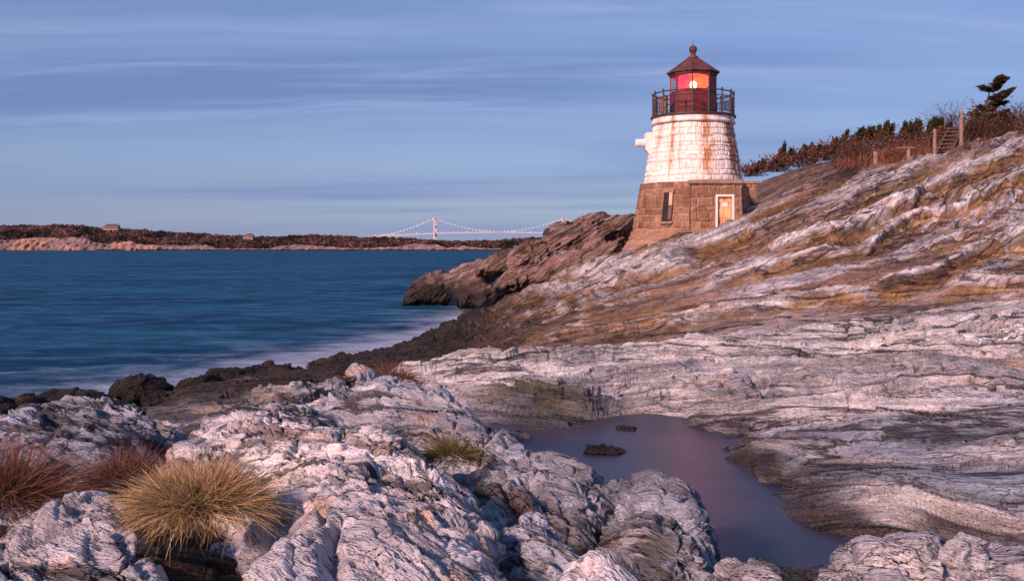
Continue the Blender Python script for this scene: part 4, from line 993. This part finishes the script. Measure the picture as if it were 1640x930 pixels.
    pd.energy = 220; pd.color = (1.0, 0.16, 0.05); pd.shadow_soft_size = 0.2; pd.specular_factor = 0.0; po.location = (ax, ay-0.30, zl+0.1)
    # fog signal cabinet on the gallery
    q = MB(); fx, fy = ax-1.58, ay-0.65; q.lathe((fx, fy, zr), [(0.19, 0), (0.21, .1), (0.21, .26), (0.17, .28), (0.17, .34), (0.21, .36), (0.21, .62), (0.17, .64), (0.17, .70), (0.21, .72), (0.21, .9), (0.12, .98)], 20)
    q.build('fog_signal', principled('weathered tan paint', (0.42, 0.27, 0.19), 0.7, vary=0.3, scale=5), t)
    # white horn housing on the seaward side
    M_CW = principled('white painted concrete', (0.78, 0.72, 0.70), 0.75, vary=0.06, bump=0.2)
    hx = W(1043, 229, 40)
    q = MB()
    zq = hx[2]
    poly = [(ax-2.42, H(214)), (ax-1.7, H(212)), (ax-1.7, H(252)), (ax-2.22, H(250)), (ax-2.42, H(240))]
    q.prism(poly[::-1], ay-0.42, ay+0.42); box = q.build('horn_housing', M_CW, t)
    q = MB(); q.tube([(ax-2.3, ay-0.0, H(229)), (ax-2.86, ay-0.0, H(229)), (ax-2.90, ay, H(229))], [0.20, 0.20, 0.16], 18); q.build('horn', M_CW, box, False)
    # porch with the door
    yf = 50-3.0
    X = lambda px, y=yf: (px-820)/1275*(y/SC)
    zdoor0, zdoor1 = H(352, yf/SC), H(311.5, yf/SC)
    ztop = H(291, yf/SC); xl, xr = X(1106), X(1187.5)
    dl, drr = X(1146), X(1176)
    def stone_panel(name, P00, P10, P01, P11, seed, mb_parent):
        """a flat wall of cut stone between four corners, with joints"""
        P00, P10, P01, P11 = map(np.array, (P00, P10, P01, P11)); wid = np.linalg.norm(P10-P00); hei = np.linalg.norm(P01-P00)
        nu, nv = max(12, int(wid/0.022)), max(12, int(hei/0.022)); U, Vv = np.meshgrid(np.linspace(0, 1, nu), np.linspace(0, 1, nv))
        P = (P00*(1-U[..., None])+P10*U[..., None])*(1-Vv[..., None])+(P01*(1-U[..., None])+P11*U[..., None])*Vv[..., None]
        nrm = np.cross(P10-P00, P01-P00); nrm /= np.linalg.norm(nrm)
        hid, dj = cell_wall(U*wid, P[..., 2], 0.40, seed, 0.6); gg = 1-ss(0, 0.04, dj)
        P = P+nrm*(0.05*(hid-0.5)+0.03*pn(U*wid*4, Vv*hei*4, hid*9)-0.06*gg)[..., None]*np.minimum(1, np.minimum(np.minimum(U, 1-U)*wid, 9)/0.05)[..., None]
        c = brown(U*2, P[..., 2], hid, gg)
        i = np.arange(nu*nv).reshape(nv, nu); F = np.stack([i[:-1, :-1], i[:-1, 1:], i[1:, 1:], i[1:, :-1]], -1).reshape(-1, 4)
        return P.reshape(-1, 3), F, np.clip(c, .01, .9).reshape(-1, 3)
    Vs, Fs, Cs, n0 = [], [], [], 0
    zb0 = H(400)-0.5; b = 0.20  # batter
    pieces = []
    ybk = 50.2
    pieces.append(((xl, yf, zdoor1), (dl, yf, zdoor1), (xl, yf, ztop), (dl, yf, ztop)))
    pieces.append(((dl, yf, zdoor1), (drr, yf, zdoor1), (dl, yf, ztop), (drr, yf, ztop)))
    pieces.append(((drr, yf, zdoor1), (xr, yf, zdoor1), (drr, yf, ztop), (xr, yf, ztop)))
    pieces.append(((xl, yf, zb0), (dl, yf, zb0), (xl, yf, zdoor1), (dl, yf, zdoor1)))
    pieces.append(((drr, yf, zb0), (xr+.16, yf, zb0), (drr, yf, zdoor1), (xr, yf, zdoor1)))
    pieces.append(((xr+.16, yf, zb0), (xr+.16, ybk, zb0), (xr, yf, ztop), (xr, ybk, ztop)))
    pieces.append(((xl-.1, ybk, zb0), (xl-.1, yf, zb0), (xl, ybk, ztop), (xl, yf, ztop)))
    yb2 = 49.0; x2, x2b = X(1208, yb2), X(1216, yb2); zt2 = H(290.5, yb2/SC)
    pieces.append(((xr-.1, yb2, zb0), (x2b+.25, yb2, zb0), (xr-.1, yb2, zt2), (x2, yb2, zt2)))
    pieces.append(((x2b+.25, yb2, zb0), (x2b+.25, 51.4, zb0), (x2, yb2, zt2), (x2, 51.4, zt2)))
    for i, p in enumerate(pieces):
        v, f, c = stone_panel('p', *p, 20+i*0, None); Vs.append(v); Fs.append(f+n0); Cs.append(c); n0 += len(v)
    mesh_obj('porch', np.vstack(Vs), np.vstack(Fs), STONE, t, attrs={'Col': np.vstack(Cs)}, smooth=True)
    cp = MB(); cp.box(((xl+xr)/2, (yf+ybk)/2-.03, ztop+0.0), (xr-xl+0.12, ybk-yf+0.10, 0.20), bev=.03)
    cp.box(((xr+x2)/2+.1, (yb2+51.4)/2-.02, zt2-0.05), (x2-xr+.3, 51.4-yb2+.08, 0.16), bev=.03)
    cp.build('coping', principled('coping stone', (0.31, 0.20, 0.16), 0.85, vary=0.25, scale=4, bump=0.4), t)
    # door
    M_DOOR = principled('door with warm glow in its colour', (0.74, 0.40, 0.20), 0.5, 0.3, vary=0.32, scale=2.5)  # orange glow of the doorway painted into the door's base colour
    q = MB(); dm = (dl+drr)/2
    q.box((dm, yf+0.16, (zdoor0-1+zdoor1)/2), (drr-dl, 0.03, zdoor1-zdoor0+1))
    for i in range(5): q.box((dl+0.10+(i+0.5)*(drr-dl-0.2)/5, yf+0.135, (zdoor0-1+zdoor1)/2), ((drr-dl-0.2)/5-0.022, 0.03, zdoor1-zdoor0+1), bev=.006)
    for zc_, hh_ in ((zdoor0+.35, .5), (zdoor0+.95, .28)): 
        for o in (-.17, .17): q.box((dm+o*1.0, yf+0.11, zc_), (0.24, 0.03, hh_), bev=.01)
    door = q.build('door', M_DOOR, t)
    q = MB(); fw = 0.10
    for xx in (dl+fw/2, drr-fw/2): q.box((xx, yf+0.02, (zdoor0-1+zdoor1)/2), (fw, 0.16, zdoor1-zdoor0+1), bev=.01)
    q.box((dm, yf+0.018, zdoor1-fw/2), (drr-dl-2*fw-.004, 0.156, fw)); q.build('frame', M_CW, door)
    q = MB(); q.box((dm+.02, yf+0.10, zdoor0+.72), (0.26, 0.012, 0.20)); q.build('notice', principled('white notice', (0.8, 0.76, 0.72), 0.5), door)
    q = MB(); q.lathe((dl+.19, yf+.08, zdoor0+.55), [(0.01, -.03), (.035, 0), (.01, .03)], 10); q.build('handle', M_IRON, door)
    # slit window on the seaward front: deep stone reveal, lower part boarded
    wa = math.asin((1057-1110)/1275*40/2.9)
    def wp(u, z, r): a = wa+u/2.85; return (ax+r*math.sin(a), ay-r*math.cos(a), z)
    z0, z1 = H(355, 38.2), H(308.5, 38.2)
    def slab(mb, u0, u1, za_, zb_, ri, ro_):
        rA0, rA1 = rb(za_), rb(zb_)
        P = [wp(u0, za_, rA0+ri), wp(u1, za_, rA0+ri), wp(u1, zb_, rA1+ri), wp(u0, zb_, rA1+ri), wp(u0, za_, rA0+ro_), wp(u1, za_, rA0+ro_), wp(u1, zb_, rA1+ro_), wp(u0, zb_, rA1+ro_)]
        mb.add(P, [(3, 2, 1, 0), (4, 5, 6, 7), (0, 1, 5, 4), (1, 2, 6, 5), (2, 3, 7, 6), (3, 0, 4, 7)])
    q = MB(); slab(q, -.23, .06, z0, z1, -.02, 0.065); win = q.build('window', principled('dark opening', (0.022, 0.017, 0.016), 0.8, vary=0.3), t)
    q = MB(); slab(q, .07, .24, z0+.78, z1, -.02, 0.10); q.build('shutter', principled('pale reveal', (0.52, 0.36, 0.30), 0.8, vary=0.15), win)
    q = MB(); slab(q, .07, .24, z0+.1, z0+.77, -.02, 0.09); q.build('board', principled('grey board', (0.13, 0.085, 0.075), 0.8, vary=0.25), win)
    q = MB(); slab(q, -.30, .30, z0-.10, z0-.002, -.02, 0.13); ms = principled('sill stone', (0.30, 0.18, 0.13), 0.85, vary=0.2); q.build('sill', ms, win)
    q = MB(); slab(q, -.30, .30, z1+.002, z1+.16, -.02, 0.12); q.build('lintel', ms, win)
make_lighthouse()

# ------------------------------------------------------------------ grass tufts
def ribbons(root, dirs, length, width, bend, r, seg=4, col=None, tipcol=None):
    """curved tapering blades; bend is how far the tip droops"""
    n = len(root); side = np.cross(dirs, r.normal(size=(n, 3))); side /= np.linalg.norm(side, axis=1)[:, None]+1e-9
    V = np.zeros((n, seg+1, 2, 3)); C = np.zeros((n, seg+1, 2, 3))
    for k in range(seg+1):
        u = k/seg
        p = root+dirs*(length*u)[:, None]; p = p+bend*(u*u*length)[:, None]
        w = (width*(1-0.85*u))[:, None]*side*0.5
        V[:, k, 0] = p-w; V[:, k, 1] = p+w
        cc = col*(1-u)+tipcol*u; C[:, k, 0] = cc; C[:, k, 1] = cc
    b = (np.arange(n)*(seg+1)*2)[:, None]
    F = np.concatenate([np.stack([b[:, 0]+2*k, b[:, 0]+2*k+1, b[:, 0]+2*k+3, b[:, 0]+2*k+2], 1) for k in range(seg)])
    return V.reshape(-1, 3), F, C.reshape(-1, 3)

def grass_tuft(label, c, rad, height, n, pal, seed, group, spread=1.0, squash=1.0, width=0.004, lean=(0, 0), name='grass_tuft', rooty=0.5):
    r = np.random.default_rng(seed); c = np.array(c, float)
    th = r.uniform(0, 2*math.pi, n); q = np.sqrt(r.uniform(0, 1, n))
    rx = rad*rooty*q; root = np.stack([c[0]+rx*np.cos(th), c[1]+rx*np.sin(th)*squash, np.full(n, c[2])], 1)
    root[:, 2] += 0.25*height*(1-q**2)-0.02
    out = np.clip(q*1.0+r.normal(0, 0.22, n), 0, 1.35)*spread
    th2 = th+r.normal(0, 0.6, n)
    dz = np.maximum(-0.3, 1.05-1.05*out)+r.normal(0, 0.26, n)
    dirs = np.stack([np.cos(th2)*out+lean[0], np.sin(th2)*out*squash+lean[1], dz], 1); dirs /= np.linalg.norm(dirs, axis=1)[:, None]
    L = height*(0.75+0.5*r.uniform(size=n))*(0.85+0.35*out)
    bend = np.stack([np.cos(th2)*0.18+lean[0]*.6, np.sin(th2)*0.18, -0.16*out-0.05], 1)+r.normal(0, 0.21, (n, 3))
    stray = r.uniform(size=n) < 0.06; L = np.where(stray, L*1.25, L); bend = np.where(stray[:, None], bend*1.5+r.normal(0, .15, (n, 3)), bend)
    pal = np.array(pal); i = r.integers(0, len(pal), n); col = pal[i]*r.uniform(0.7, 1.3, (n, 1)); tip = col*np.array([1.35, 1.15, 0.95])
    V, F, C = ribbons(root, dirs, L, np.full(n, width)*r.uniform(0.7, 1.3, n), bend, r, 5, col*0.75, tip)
    o = mesh_obj(name, V, F, LEAF, attrs={'Col': C}, smooth=True)
    return tag(o, label, 'grass', group)
GG = 'grass tufts among the foreground rocks'
TAN = [(0.54, 0.40, 0.25), (0.48, 0.34, 0.20), (0.30, 0.28, 0.15), (0.19, 0.20, 0.10), (0.62, 0.48, 0.32), (0.38, 0.22, 0.15), (0.25, 0.24, 0.14)]
RED = [(0.19, 0.095, 0.07), (0.15, 0.075, 0.06), (0.26, 0.14, 0.09), (0.11, 0.06, 0.05)]
GRN = [(0.12, 0.14, 0.05), (0.16, 0.15, 0.06), (0.22, 0.16, 0.07), (0.08, 0.10, 0.04), (0.26, 0.16, 0.09)]
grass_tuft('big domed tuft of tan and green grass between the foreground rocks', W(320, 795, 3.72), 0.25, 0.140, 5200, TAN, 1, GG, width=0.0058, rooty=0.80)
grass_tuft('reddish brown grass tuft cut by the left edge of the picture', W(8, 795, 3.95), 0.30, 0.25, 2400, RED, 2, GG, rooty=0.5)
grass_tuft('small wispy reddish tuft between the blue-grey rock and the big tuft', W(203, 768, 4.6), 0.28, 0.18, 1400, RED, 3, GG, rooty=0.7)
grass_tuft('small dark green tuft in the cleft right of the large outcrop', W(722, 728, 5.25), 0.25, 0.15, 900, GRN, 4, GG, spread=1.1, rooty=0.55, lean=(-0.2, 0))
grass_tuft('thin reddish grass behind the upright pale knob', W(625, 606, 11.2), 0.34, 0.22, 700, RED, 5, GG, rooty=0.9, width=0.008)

# ------------------------------------------------------------------ hilltop: shrubs, trees, fence, steps
def at_ground(px, d):
    x = (px-820)/1275*d; return np.array([x, SC*d, float(ground_z(np.array([x]), np.array([SC*d]))[0])])
def shrub(label, px, d, w_px, h_px, seed, kind, group, name='shrub', cat='shrub', py_base=None):
    r = np.random.default_rng(seed); c = at_ground(px, d)
    if py_base is not None: c[2] = W(px, py_base, d)[2]
    w = w_px/1275*d; h = h_px/1275*d
    ns = int(26*w)+30
    t = thing(name, label, cat, c, group)
    base = c+np.stack([r.normal(0, w*0.22, ns), r.normal(0, w*0.25, ns), np.full(ns, -0.15)], 1)
    u = r.uniform(-1, 1, (ns, 2)); tip = c+np.stack([u[:, 0]*w*0.5, u[:, 1]*w*0.5, h*(0.55+0.5*r.uniform(size=ns))*np.sqrt(np.maximum(0.08, 1-0.75*u[:, 0]**2))], 1)
    vec = tip-base; L = np.linalg.norm(vec, axis=1)
    cs = np.array([0.085, 0.05, 0.045])*r.uniform(0.7, 1.5, (ns, 1))
    bend = r.normal(0, 0.12, (ns, 3))
    V, F, C = ribbons(base, vec/L[:, None], L, np.full(ns, 0.05), bend, r, 3, cs, cs*1.1)
    # side twigs
    nt = ns*5; i = r.integers(0, ns, nt); u = r.uniform(0.35, 1, nt)
    p = base[i]+vec[i]*u[:, None]+bend[i]*(u*u*L[i])[:, None]; dv = vec[i]/L[i][:, None]+r.normal(0, 0.6, (nt, 3)); dv /= np.linalg.norm(dv, axis=1)[:, None]
    lt = h*0.32*r.uniform(0.4, 1, nt); ct = np.array([0.15, 0.07, 0.055])*r.uniform(0.7, 1.4, (nt, 1)) if kind != 'grey' else np.array([0.12, 0.095, 0.10])*r.uniform(0.7, 1.4, (nt, 1))
    V2, F2, C2 = ribbons(p, dv, lt, np.full(nt, 0.03), r.normal(0, .1, (nt, 3)), r, 2, ct, ct)
    mesh_obj('stem', np.vstack([V, V2]), np.vstack([F, F2+len(V)]), LEAF, t, attrs={'Col': np.vstack([C, C2])})
    if kind in ('rust', 'mixed'):
        nl = int(nt*1.6); i = r.integers(0, nt, nl); q = p[i]+dv[i]*(lt[i]*r.uniform(0.2, 1.1, nl))[:, None]
        pal = np.array([(0.17, 0.062, 0.032), (0.12, 0.05, 0.035), (0.22, 0.095, 0.05), (0.10, 0.052, 0.045), (0.26, 0.12, 0.06)]) if kind == 'rust' else np.array([(0.05, 0.05, 0.02), (0.10, 0.06, 0.03), (0.15, 0.065, 0.035), (0.035, 0.038, 0.018)])
        V3, F3, C3 = leaf_cards(q, r.uniform(0.05, 0.12, nl), pal[r.integers(0, len(pal), nl)]*r.uniform(0.7, 1.3, (nl, 1)), r)
        mesh_obj('foliage', V3, F3, LEAF, t, attrs={'Col': C3})
    return t

def brush():
    r = np.random.default_rng(77); n = 26000
    d = r.uniform(45.8, 68, n); px = r.uniform(1325, 1760, n)+0
    x = (px-820)/1275*d; y = SC*d; z = ground_z(x, y)
    k = (pn(x*0.35, y*0.3, x*0) > -0.25) & (px > 1345+ (d-46)*-0.5) & ((d > 47.5) | (r.uniform(size=n) < 0.4)); x, y, z = x[k], y[k], z[k]; n = len(x)
    dirs = np.stack([r.normal(0.15, 0.3, n), r.normal(0, 0.3, n), np.ones(n)], 1); dirs /= np.linalg.norm(dirs, axis=1)[:, None]
    pal = np.array([(0.20, 0.075, 0.045), (0.15, 0.06, 0.04), (0.26, 0.12, 0.065), (0.11, 0.055, 0.045), (0.30, 0.16, 0.09)])
    pat = pn(x*0.5+4, y*0.4, x*0); i = np.clip((pat*3+2+r.normal(0, 1, n)).astype(int), 0, 4); col = pal[i]*r.uniform(0.7, 1.3, (n, 1))
    V, F, C = ribbons(np.stack([x, y, z-.05], 1), dirs, r.uniform(0.35, 0.9, n)*(0.75+0.6*pat), r.uniform(0.03, 0.08, n), r.normal(0, .15, (n, 3)), r, 2, col*.8, col*1.1)
    o = mesh_obj('hill_brush', V, F, LEAF, attrs={'Col': C}); tag(o, 'low rust-red brush covering the hilltop behind the fence posts', 'brush', kind='stuff')
brush()

def juniper(label, px, d, w_px, h_px, seed, group, py_base=None, lean=0.25, name='juniper', nspire=5):
    """wind-clipped evergreen: several feathery plumes on short limbs, all swept to the right"""
    r = np.random.default_rng(seed); c = at_ground(px, d)
    if py_base is not None: c[2] = W(px, py_base, d)[2]
    w = w_px/1275*d; h = h_px/1275*d; t = thing(name, label, 'tree', c, group); tr = MB(); L = []; S = []; Cc = []
    tr.tube([c-(0, 0, .2), c+(0.05*h, 0, h*0.35), c+(lean*h*0.4, 0, h*0.6)], [0.05*h+.03, 0.035*h+.02, 0.02*h], 6)
    for k in range(nspire):
        u = (k+0.5)/nspire*2-1; a = c+np.array([u*w*0.40+r.normal(0, .08*w), r.normal(0, 0.22*w), h*0.12])
        hh = h*(0.6+0.42*r.uniform())*(1-0.3*abs(u)); b = a+np.array([lean*hh*r.uniform(0.5, 1.4), r.normal(0, .1)*hh, hh*0.85])
        tr.tube([c+(0, 0, h*.1), a+(0, 0, h*.1), b], [0.03*h, 0.02*h, 0.008*h], 5)
        n = int(240+60*hh); v = r.uniform(0, 1, n)**0.8; q = a+(b-a)*v[:, None]
        rr = w/nspire*0.95*(1-v*0.75)*np.sqrt(r.uniform(0, 1, n)); th = r.uniform(0, 6.283, n)
        q = q+np.stack([np.cos(th)*rr+0.12*rr, np.sin(th)*rr, r.normal(0, 0.06*h, n)-0.02*h], 1)
        L.append(q); S.append(r.uniform(0.05, 0.13, n)*(1-0.4*v)); pal = np.array([(0.032, 0.036, 0.014), (0.055, 0.045, 0.018), (0.022, 0.028, 0.012), (0.095, 0.055, 0.025)])
        Cc.append(pal[r.integers(0, 4, n)]*r.uniform(0.7, 1.4, (n, 1)))
    tr.build('trunk', BARK, t)
    V, F, C = leaf_cards(np.vstack(L), np.concatenate(S), np.vstack(Cc), r, stretch=2.0, direc=(0.6, 0, 0.5))
    mesh_obj('crown', V, F, LEAF, t, attrs={'Col': C}); return t
BARK = principled('bark', (0.07, 0.045, 0.04), 0.9, vary=0.3, scale=6)

SH = 'rust-coloured shrubs on the hill behind the tower'
# (px, d, width, height, base row)
shrubs = [
    (1205, 58, 44, 18, 279, 'rust', 'low rust shrub nearest the right side of the tower'),
    (1245, 59, 56, 26, 272, 'rust', 'low rust shrub under the first small junipers right of the tower'),
    (1290, 60, 60, 26, 264, 'rust', 'rust shrub on the pale rock shelf behind the tower'),
    (1325, 61, 60, 28, 254, 'rust', 'rust shrub left of the spiky small juniper on the skyline'),
    (1365, 57, 64, 40, 268, 'mixed', 'dark green and brown bush left of the lowest fence post'),
    (1372, 63, 64, 34, 250, 'rust', 'rust shrub below the spiky small juniper on the skyline'),
    (1420, 62, 72, 40, 248, 'rust', 'tall reddish shrub behind the two lower fence posts'),
    (1455, 60, 56, 30, 248, 'rust', 'reddish shrub behind the post with the plank top'),
    (1475, 64, 76, 38, 240, 'rust', 'reddish shrub below the big dark juniper mass'),
    (1428, 54, 44, 26, 268, 'rust', 'low rust shrub between the two lower fence posts'),
    (1520, 68, 70, 56, 222, 'grey', 'bare grey shrub on the skyline left of the tallest fence post'),
    (1500, 58, 44, 22, 232, 'rust', 'low brown shrub beside the wooden steps'),
    (1560, 56, 56, 50, 234, 'mixed', 'dark bush just right of the tallest fence post'),
    (1575, 62, 70, 44, 214, 'rust', 'rust shrub around the foot of the wind-bent pine'),
    (1605, 55, 64, 44, 234, 'mixed', 'dark green bush at the crest right of the wind-bent pine'),
    (1630, 60, 76, 52, 222, 'rust', 'reddish shrub cut by the right edge of the picture'),
    (1600, 66, 80, 44, 212, 'rust', 'reddish shrub on the skyline right of the wind-bent pine'),
    (1680, 58, 90, 60, 222, 'rust', 'reddish shrub just beyond the right edge'),
]
for i, (px, d, w, h, pb, kd, lab) in enumerate(shrubs): shrub(lab, px, d, w, h, 100+i, kd, SH, py_base=pb)
JG = 'small wind-clipped junipers on the hill skyline'
for i, (px, d, w, h, pb, sp, lab) in enumerate([
    (1222, 60, 26, 22, 272, 3, 'small juniper on the skyline nearest the tower'),
    (1252, 61, 34, 40, 264, 3, 'pointed small juniper, second on the skyline right of the tower'),
    (1285, 62, 40, 30, 256, 4, 'low juniper, third on the skyline right of the tower'),
    (1318, 63, 34, 22, 248, 3, 'low flat juniper right of the third one'),
    (1338, 64, 18, 22, 238, 1, 'lone round-headed little juniper on the skyline'),
    (1363, 64, 30, 42, 238, 2, 'spiky upright juniper with a hooked tip'),
    (1392, 65, 44, 28, 226, 4, 'flat-topped juniper between the spiky one and the big dark mass'),
    (1428, 65, 64, 38, 226, 6, 'left half of the big dark juniper mass'),
    (1472, 65, 70, 46, 226, 7, 'right half of the big dark juniper mass'),
    (1497, 66, 30, 28, 220, 3, 'juniper at the right end of the big dark mass'),
    (1554, 58, 26, 56, 228, 2, 'narrow upright juniper right of the tallest fence post'),
    ]): juniper(lab, px, d, w*1.2, h*(0.85+0.5*hsh(i*1.7)), 200+i, JG, py_base=pb, nspire=sp+2, lean=0.2+0.4*hsh(i*2.3))

def pine():
    r = np.random.default_rng(5); d = 59.0; c = W(1573, 232, d)
    P = lambda px, py: W(px, py, d)
    t = thing('wind_bent_pine', 'lone wind-bent pine with foliage swept to the right on the hilltop', 'tree', c)
    tr = MB(); trunk = [(1573, 236), (1574, 212), (1575, 190), (1579, 168), (1585, 148), (1593, 130)]
    tr.tube([P(*q) for q in trunk], [0.16, 0.13, 0.11, 0.08, 0.05, 0.02], 7)
    L = []; S = []
    limbs = [((1590, 140), (1603, 128), 1.0), ((1586, 148), (1570, 140), 0.8), ((1585, 148), (1600, 139), .9), ((1580, 160), (1606, 152), 1.1), ((1580, 163), (1613, 146), 1.2), ((1578, 172), (1608, 164), 1.1), ((1578, 170), (1600, 158), 1.0), ((1576, 180), (1588, 174), .6), ((1576, 178), (1568, 170), .45), ((1575, 192), (1604, 180), .55), ((1575, 186), (1563, 180), .3), ((1575, 200), (1560, 192), .3), ((1588, 144), (1594, 126), .9)]
    for (a, b, wgt) in limbs:
        A, B = P(*a), P(*b); B = B+np.array([0, r.normal(0, .35), 0]); tr.tube([A, (A+B)/2+(0, 0, .06), B], [0.045, 0.03, 0.012], 5)
        n = int(230*wgt); u = r.uniform(0.25, 1.08, n); q = A+(B-A)*u[:, None]+r.normal(0, 1, (n, 3))*np.array([0.12, 0.15, 0.055])*(0.6+wgt*.45); q += np.array([0.10, 0, 0.03]); L.append(q); S.append(r.uniform(0.06, 0.13, n))
    tr.build('trunk', BARK, t)
    L = np.vstack(L); S = np.concatenate(S); pal = np.array([(0.040, 0.028, 0.018), (0.065, 0.036, 0.022), (0.026, 0.026, 0.014)])
    V, F, C = leaf_cards(L, S, pal[r.integers(0, 3, len(L))]*r.uniform(.7, 1.4, (len(L), 1)), r, stretch=2.2, direc=(1.0, 0, 0.35))
    mesh_obj('crown', V, F, LEAF, t, attrs={'Col': C})
pine()

M_WOOD = principled('weathered wood', (0.30, 0.20, 0.17), 0.85, vary=0.3, scale=6, bump=0.3)
M_STEP = principled('dark weathered planks', (0.11, 0.07, 0.058), 0.85, vary=0.3, scale=6, bump=0.3)
M_ROPE = principled('dark rope', (0.07, 0.045, 0.045), 0.9)
tops = []
for px, pt, pb, d, lab, r_ in ((1402, 243, 275, 43.5, 'lowest wooden fence post, left of the row up the hill', .085), (1455, 238, 264, 44.5, 'short wooden fence post with a small plank nailed across its top', .075),
                            (1497, 207, 254, 45.5, 'tall wooden fence post at the foot of the steps', .075), (1539.5, 177, 234, 46.5, 'tallest wooden fence post at the top of the row, standing against the sky', .08)):
    a = W(px, pt, d); b = W(px, pb+8, d)
    q = MB(); q.box(((a[0]+b[0])/2, a[1], (a[2]+b[2])/2), (r_*2, r_*2, a[2]-b[2]), rotz=0.2, bev=0.025)
    tops.append(a)
    if px == 1455:
        t = thing('fence_post', lab, 'post', (a[0], a[1], b[2]), 'fence posts up the hill'); q.build('post', M_WOOD, t)
        k = MB(); k.box((a[0]-.12, a[1]-.02, a[2]+.04), (0.95, 0.2, 0.07), rotz=0.1, bev=.012); k.build('plank', M_WOOD, t)
    else: tag(q.build('fence_post', M_WOOD), lab, 'post', 'fence posts up the hill')
def rope(A, B, sag, lab):
    A, B = np.array(A), np.array(B); u = np.linspace(0, 1, 14)
    P = [A+(B-A)*k-np.array([0, 0, sag*4*k*(1-k)]) for k in u]; q = MB(); q.tube(P, 0.022, 6); tag(q.build('handrail_rope', M_ROPE), lab, 'rope', 'ropes between the fence posts')
dz = np.array([0, 0, -0.12])
rope(tops[3]+dz, tops[2]+dz, 0.12, 'rope falling from the tallest fence post to the tall post at the steps')
rope(tops[2]+dz, tops[1]+(0.3, 0, 0.0), 0.18, 'rope falling from the tall post at the steps to the post with the plank top')
rope(tops[3]+dz, W(1570, 186, 50), 0.10, 'rope running right from the tallest fence post toward the pine')
rope(W(1572, 196, 49), W(1552, 232, 46.5), 0.25, 'slack rope hanging in the bushes right of the tallest fence post')

def steps():
    t = thing('wooden_steps', 'weathered wooden steps climbing between the two tall fence posts', 'steps', W(1518, 248, 47))
    for i, (px, py, w) in enumerate(((1511, 244, 26), (1512, 238, 24), (1514, 231.5, 22), (1517, 225, 22), (1521, 218.5, 22), (1525, 212, 22), (1530, 206.5, 22))):
        a = W(px, py, 46.6+i*0.55); q = MB(); q.box((a[0], a[1], a[2]), (w/1275*46.5, 0.42, 0.10), bev=.015); q.build('tread', M_STEP, t)
    q = MB()
    for px0, px1 in ((1499, 1520), (1523, 1541)):
        A, B = W(px0, 250, 46.4), W(px1, 208, 50.2); w = np.array([.06, 0, 0]); h = np.array([0, 0, .16])
        q.add([A-w-h, A+w-h, A+w+h, A-w+h, B-w-h, B+w-h, B+w+h, B-w+h], [(0, 1, 2, 3), (7, 6, 5, 4), (0, 4, 5, 1), (1, 5, 6, 2), (2, 6, 7, 3), (3, 7, 4, 0)])
    q.build('stringer', M_STEP, t)
steps()
